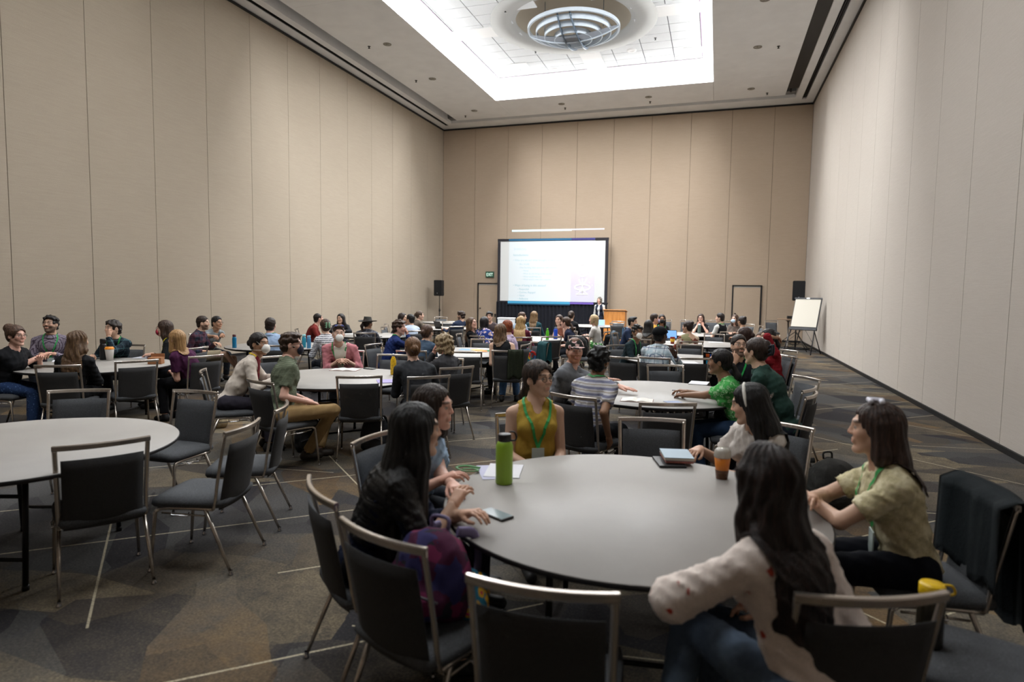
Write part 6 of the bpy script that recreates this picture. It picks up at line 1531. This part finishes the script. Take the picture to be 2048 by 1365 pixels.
# second table
notebook_open((-.70, 6.12, TZ), .05, 'open white notebook at the near rim of the second table')
paper('leaflet', (-.16, 7.62, TZ), -.1, .21, .28, pm, 'white booklet at the far side of the second table', 'paper', .008)
paper('leaflet', (-.34, 6.12, TZ), .5, .15, .2, mat('paper_blue', (.55, .60, .72), .7), 'small bluish paper under the hands in the green kurta', 'paper', .003)
b = BM(); tube(b, [(0, 0, .006), (.13, .03, .006)], .004, 6); o = obj('pen', b, blk); o.location = (-.42, 6.9, TZ); tag(o, 'dark pen lying in the middle of the second table', 'pen')
# yellow bottle table
N = NT('bottle_yellow'); v = N.coord(); vo = N.n('ShaderNodeTexVoronoi'); vo.inputs['Scale'].default_value = 60; N.l(v, vo.inputs['Vector'])
N.l(N.mix(N.ramp(vo.outputs[0], [(.22, (1, 1, 1, 1)), (.3, (0, 0, 0, 1))]), srgb((.85, .68, .08)), srgb((.25, .17, .08))), N.b.inputs['Base Color']); N.b.inputs['Roughness'].default_value = .35
slim = [(.001, 0), (.034, 0), (.036, .006), (.036, .165), (.030, .195), (.018, .225), (.017, .232), (.001, .232)]
bottle('water_bottle', (-3.77, 6.86, TZ), slim, N.m, 'tall yellow speckled bottle with a silver cap', 'bottle', M_chrome, [(.019, .230), (.020, .234), (.020, .258), (.001, .262)])
notebook_open((-4.56, 7.02, TZ), .25, 'open book with a red edge in front of the pink blazer', .17, .22, '8a3b33')
phone((-4.33, 7.24, TZ), 1.4, 'dark smartphone to the right of the open book')
paper('leaflet', (-3.55, 6.30, TZ), .6, .21, .28, mat('paper_mauve', (.62, .58, .76), .7), 'mauve edged papers before the woman in the dark blazer', 'paper', .006)
paper('leaflet', (-3.80, 7.0, TZ), .2, .10, .14, pm, 'small white card behind the yellow speckled bottle', 'paper')
# black bottle table
bottle('water_bottle', (-8.26, 6.62, TZ), wide, mat('bottle_black', (.07, .07, .08), .45), 'tall black bottle standing beside a white cup with an orange lid', 'bottle', blk, [(.030, .232), (.040, .236), (.040, .29), (.034, .30), (.001, .30)])
cup((-8.12, 6.60, TZ), 'white paper cup with an orange lid beside the black bottle', (.86, .84, .82), None, (.88, .55, .12), 1.35)
for i, (x, y, c, lab) in enumerate(((-8.02, 7.05, (.75, .76, .80), 'white and blue leaflets near the man in dark plaid'), (-7.90, 7.15, (.18, .22, .45), 'dark blue booklet beside the white leaflets'))): paper('leaflet', (x, y, TZ+.001*i), .3+i*.5, .2, .26, mat('leaf_%d' % i, c, .6), lab, 'paper', .006+.004*i)
bx_ = empty('paper_box', (-7.22, 6.55, TZ), .5, 'small kraft brown box near the blonde woman in purple', 'box'); bxo('body', (0, 0, .045), (.17, .13, .09), mat('kraft', (.62, .42, .27), .8), bx_, .003); bxo('flap', (0, .07, .10), (.17, .01, .07), mat('kraft', (.62, .42, .27), .8), bx_)
phone((-8.50, 6.72, TZ), .3, 'black smartphone left of the tall black bottle'); paper('leaflet', (-8.62, 6.28, TZ), .9, .21, .28, pm, 'white programme held by the bearded man in checks', 'paper', .004)
# other bottles and cups
clearb = mat('bottle_turquoise', (.08, .45, .62), .25); capr = mat('cap_maroon', (.30, .10, .12), .5)
bottle('water_bottle', (-8.02, 8.90, TZ), slim[:4]+[(.034, .18), (.024, .20), (.001, .20)], clearb, 'turquoise bottle with a dark red cap beside the beige shorts', 'bottle', capr, [(.028, .198), (.030, .202), (.030, .235), (.001, .24)])
bottle('water_bottle', (-7.02, 9.50, TZ), slim[:4]+[(.034, .18), (.024, .20), (.001, .20)], mat('bottle_aqua', (.20, .58, .68), .2), 'aqua bottle left of the striped top', 'bottle', mat('cap_aqua', (.55, .78, .80), .4), [(.030, .198), (.032, .202), (.032, .235), (.001, .24)])
bottle('water_bottle', (-6.86, 9.42, TZ), slim[:4]+[(.034, .18), (.024, .20), (.001, .20)], mat('bottle_sky', (.30, .55, .72), .2), 'pale blue bottle nearest to the striped top', 'bottle', mat('cap_sky', (.45, .65, .78), .4), [(.030, .198), (.032, .202), (.032, .225), (.001, .23)])
cup((-8.22, 13.45, TZ), 'takeaway coffee cup with a white lid left of the brimmed hat', (.90, .89, .87), (.45, .33, .25), (.93, .93, .93), 1.3)
phone((-7.2, 12.5, TZ), .6, 'dark phone to the right of the brimmed hat'); paper('leaflet', (-8.35, 12.95, TZ), .5, .3, .21, pm, 'white papers before the young woman by the left wall', 'paper', .004)
phone((-8.45, 12.75, TZ+.006), 1.0, 'dark phone lying on white papers by the left wall')
bottle('water_bottle', (-3.56, 13.50, TZ), slim, mat('bottle_green_bright', (.32, .72, .12), .3), 'bright lime bottle on the table beyond the empty chair', 'bottle', mat('cap_lime', (.35, .62, .2), .4), [(.019, .230), (.020, .234), (.020, .258), (.001, .262)])
bottle('water_bottle', (-3.46, 13.85, TZ), wide, mat('bottle_blue', (.10, .28, .75), .3), 'bright blue bottle with a grey cap beside the bare armed woman', 'bottle', mat('cap_slate', (.25, .32, .42), .4), [(.030, .232), (.032, .236), (.032, .27), (.001, .275)])
for i, (x, y, rz, c, lab) in enumerate(((-4.28, 10.45, .2, (.45, .62, .75), 'light blue paper on the strewn table'), (-4.05, 10.45, .7, (.88, .72, .45), 'pale orange paper on the strewn table'), (-3.90, 10.25, .4, (.93, .50, .20), 'bright orange paper on the strewn table'), (-3.72, 10.40, .1, (.20, .60, .35), 'green paper on the strewn table'), (-3.95, 10.62, 1.0, (.90, .90, .86), 'white paper behind the orange ones'), (-3.58, 10.15, .3, (.85, .86, .88), 'white paper beside the black sleeveless top'))):
    paper('leaflet', (x, y, TZ+.0022*i), rz, .21, .28, mat('sheet_%d' % i, c, .7), lab, 'paper', .0018)
lp = laptop((.02, 9.62, TZ), math.radians(172), 'dark laptop covered in stickers, seen from behind', stickers=True)
lp2 = laptop((-.95, 14.95, TZ), math.radians(200), 'laptop with a glowing pale blue screen beyond the white mask', screen=(.45, .62, .85)); lp2.rotation_euler = (0, 0, math.radians(20))
laptop((-7.35, 16.15, TZ), math.radians(150), 'open dark laptop beside the ponytailed man in brown')
laptop((-3.55, 20.1, TZ), math.radians(10), 'open laptop with a pale screen below the presenter', (.6, .6, .62), (.45, .5, .56))
o = cup((-.86, 13.72, TZ), 'paper cup with a red and yellow print', (.62, .20, .16), (.85, .66, .15), None, 1.2)
bottle('water_bottle', (-.42, 17.95, TZ), wide, mat('bottle_glass', (.42, .50, .48), .15, trans=.4), 'clear grey bottle before the woman resting her chin', 'bottle', mat('cap_pale', (.85, .88, .9), .4), [(.034, .232), (.036, .236), (.036, .262), (.001, .266)])
paper('leaflet', (-.05, 17.35, TZ), .1, .45, .2, mat('paper_lav', (.72, .72, .82), .7), 'pale notepad on the table of the black vest', 'paper', .006)
paper('leaflet', (.02, 14.55, TZ), .3, .3, .21, pm, 'thin silver tablet on the table beside the shawl', 'tablet', .008)
paper('leaflet', (-.35, 9.95, TZ), .3, .21, .28, pm, 'white papers before the man in plaid', 'paper', .003); notebook_open((-.15, 10.6, TZ), .3, 'open notebook right of the raised hand', .12, .17)
o = empty('tablet_book', (-.74, 9.95, TZ), .1, 'upright red brown folder held by the man in plaid', 'folder'); b = BM(); box(b, (0, 0, .13), (.19, .02, .25), Matrix.Rotation(.25, 4, 'Y')); obj('cover', b, mat('folder_brown', (.36, .20, .16), .6), o)
# backpacks, bags and clothes
CP = CHAIRS
def on_seat(key, dz=.485, dx=0, dy=0): return (CP[key] @ Matrix.Translation((dx, dy, dz))).translation, CP[key].to_euler().z
l_, a_ = on_seat('pack', .485, 0, .0)
mbag = cloth('camo', '4a1f3a', '2c2a33', '6b2547', '33305a')
bag('backpack', l_, a_+.2, (.33, .26, .34), mbag, 'maroon and purple patterned backpack standing on a chair seat', mat('strap_lilac', (.42, .38, .52), .7))
o = bag('toiletry_pouch', (l_[0]+.12, l_[1]+.06, l_[2]+.005-.02), a_, (.14, .10, .16), cloth('floral', '2c6f86', 'd8a528', 'c23a58'), 'small teal and yellow patterned pouch clipped to the maroon backpack', cat='pouch')
bag('backpack', (.98, 5.72, 0), .5, (.46, .36, .42), mat('bag_olive_black', (.115, .11, .095), .85, fleck=.3, fscale=60, bump=.4), 'large dark olive bag on the floor behind the white headband')
bag('backpack', (-3.55, 6.35-.3, 0), .3, (.32, .26, .40), mat('bag_slate', (.17, .18, .20), .8, bump=.4), 'dark grey backpack with a green tie under the blazer table')
bag('backpack', (-4.22, 5.78, 0), .8, (.30, .26, .38), mat('bag_black', (.05, .05, .06), .8, bump=.4), 'black backpack on the floor behind the khaki trousers')
l_, a_ = on_seat('blackbag'); bag('backpack', l_, a_+2.6, (.34, .24, .42), mat('bag_black', (.05, .05, .06), .8), 'black backpack on a chair beside the green leaf skirt')
l_, a_ = on_seat('teal', .485, .1, 0); bag('backpack', l_, a_+2.6, (.30, .22, .28), cloth('camo', 'a83028', '2f7f86', 'd8b528', '3a5a80'), 'small bright red and yellow bag on a chair seat')
bag('handbag', (-2.72, 11.9, 0), .3, (.30, .16, .26), mat('leather_orange', (.66, .38, .16), .5), 'orange brown leather handbag on the floor by an empty chair', cat='handbag')
bag('tote_bag', (-6.05, 6.35, 0), .4, (.30, .14, .34), mat('canvas', (.68, .62, .50), .85), 'beige canvas bag on the floor behind the blonde woman in purple', cat='bag')
bag('backpack', (-1.35, 16.9, .0), .4, (.4, .3, .95), mat('bag_black', (.05, .05, .06), .8), 'bulky black bag beside the man in golden yellow')
bag('backpack', (.05, 9.0+.2, 0), 0, (.34, .22, .36), mat('bag_black', (.05, .05, .06), .8), 'black bag under the table of the man in plaid')
tealm = mat('jacket_teal', (.09, .135, .155), .85, fleck=.2, fscale=90, bump=.3)
draped('jacket', CP['jacket'], 0, tealm, 'dark teal jacket with a small white patch, hung over a chair back', w_=.52, drop=.60, back=.41)
b = BM(); lathe(b, [(.001, 0), (.022, .002), (.018, .006), (.001, .008)], 12, cap=False); o = obj('jacket_patch', b, mat('patch_white', (.62, .64, .62), .6)); o.matrix_world = CP['jacket'] @ Matrix.Translation((-.12, -.372, .85)) @ Matrix.Rotation(PI/2, 4, 'X'); tag(o, 'small pale round patch on the dark teal jacket', 'patch')
draped('jacket', CP['olive'], 0, mat('jacket_olive', (.20, .23, .16), .85, fleck=.2, fscale=90, bump=.3), 'olive green jacket hung over the right corner of a chair', w_=.22, drop=.42, back=.35, off=.14)
draped('jacket', CP['teal'], 0, mat('jacket_sea', (.19, .40, .42), .8, fleck=.2, fscale=90, bump=.3), 'sea green jacket slung over the side of a chair', w_=.26, drop=.34, back=.42, off=-.12)
dm = Matrix.Translation((-2.45, 17.0, 0)) @ Matrix.Rotation(1.2, 4, 'Z')
chair(-2.45, 17.0, 70, G+'wearing a light blue denim jacket below the lectern', rail=False)
draped('jacket', dm, 0, cloth('denim', '6f8ba3', '93acc0'), 'light blue denim jacket hung over a chair below the lectern', w_=.44, drop=.6, back=.5)
dm2 = Matrix.Translation((-2.0, 14.9, 0)) @ Matrix.Rotation(-1.3, 4, 'Z'); chair(-2.0, 14.9, -74, G+'behind the navy tee, with a grey blue jacket on it', rail=False)
draped('jacket', dm2, 0, cloth('denim', '62727f', '7e8e9a'), 'grey blue jacket hung behind the man with spiky black hair', w_=.42, drop=.5, back=.4)
o = bottle('water_bottle', (.80, 2.62, .487), [(.001, 0), (.044, 0), (.045, .01), (.045, .17), (.036, .19), (.001, .19)], mat('bottle_smoke', (.17, .15, .11), .2, trans=.2), 'smoky wide mouthed bottle with a bright yellow lid at the right', 'bottle', mat('lid_yellow', (.88, .72, .08), .35), [(.041, .188), (.043, .192), (.043, .228), (.038, .234), (.001, .234)], loop=(.195, .232, .043))
# hair accessories and sunglasses ride with the heads: children of the persons
def on_head(r, name, mk, mat_):
    d = r[1]; V_, Q_ = mk(); V_ = d['hfr'](V_); link(name, np_mesh(name, V_, Q_), mat_, r[0])
def band_mesh():
    F2 = Field((-.12, -.05, -.05), (.12, .08, .17), .005); F2.ell((0, .006, .035), (.099, .024, .107), 0); F2.ell((0, .012, .025), (.086, .05, .096), 0, 'sub'); F2.ell((0, 0, -.06), (.2, .2, .05), 0, 'sub'); return F2.mesh()
on_head(PW4, 'headband', band_mesh, mat('headband_white', (.88, .87, .84), .6))
def clip_mesh():
    F2 = Field((-.07, -.08, .09), (.07, .09, .19), .004)
    for y in (-.022, .024): F2.cone((-.032, y, .137), (.034, y+.004, .137), .012, .011, .002)
    F2.cone((0, -.025, .142), (0, .03, .142), .010, .010, .004); return F2.mesh()
on_head(PW5, 'hair_clip', clip_mesh, mat('clip_white', (.88, .88, .93), .25))

def claw_mesh():
    F2 = Field((-.07, -.19, -.05), (.07, -.08, .13), .005)
    for s_ in (-1, 1):
        F2.ell((s_*.020, -.152, .03), (.012, .016, .055), .004)
        for z in (.0, .035, .07): F2.cone((s_*.02, -.155, z), (s_*.046, -.142, z-.006), .008, .006, .004)
    return F2.mesh()
on_head(PW26, 'claw_clip', claw_mesh, mat('claw_mint', (.52, .72, .58), .35)); on_head(PW11, 'claw_clip', claw_mesh, mat('claw_slate', (.14, .17, .22), .35))
def shades_mesh():
    F2 = Field((-.10, .0, .08), (.10, .12, .16), .004)
    for s_ in (-1, 1): F2.ell((s_*.033, .070, .118), (.029, .010, .016), 0); F2.cone((s_*.06, .06, .112), (s_*.088, .0, .08), .004, .003, 0)
    F2.cone((-.01, .07, .122), (.01, .07, .122), .004, .004, 0); return F2.mesh()
on_head(PW14, 'sunglasses', shades_mesh, mat('shades_blue', (.35, .38, .62), .12))
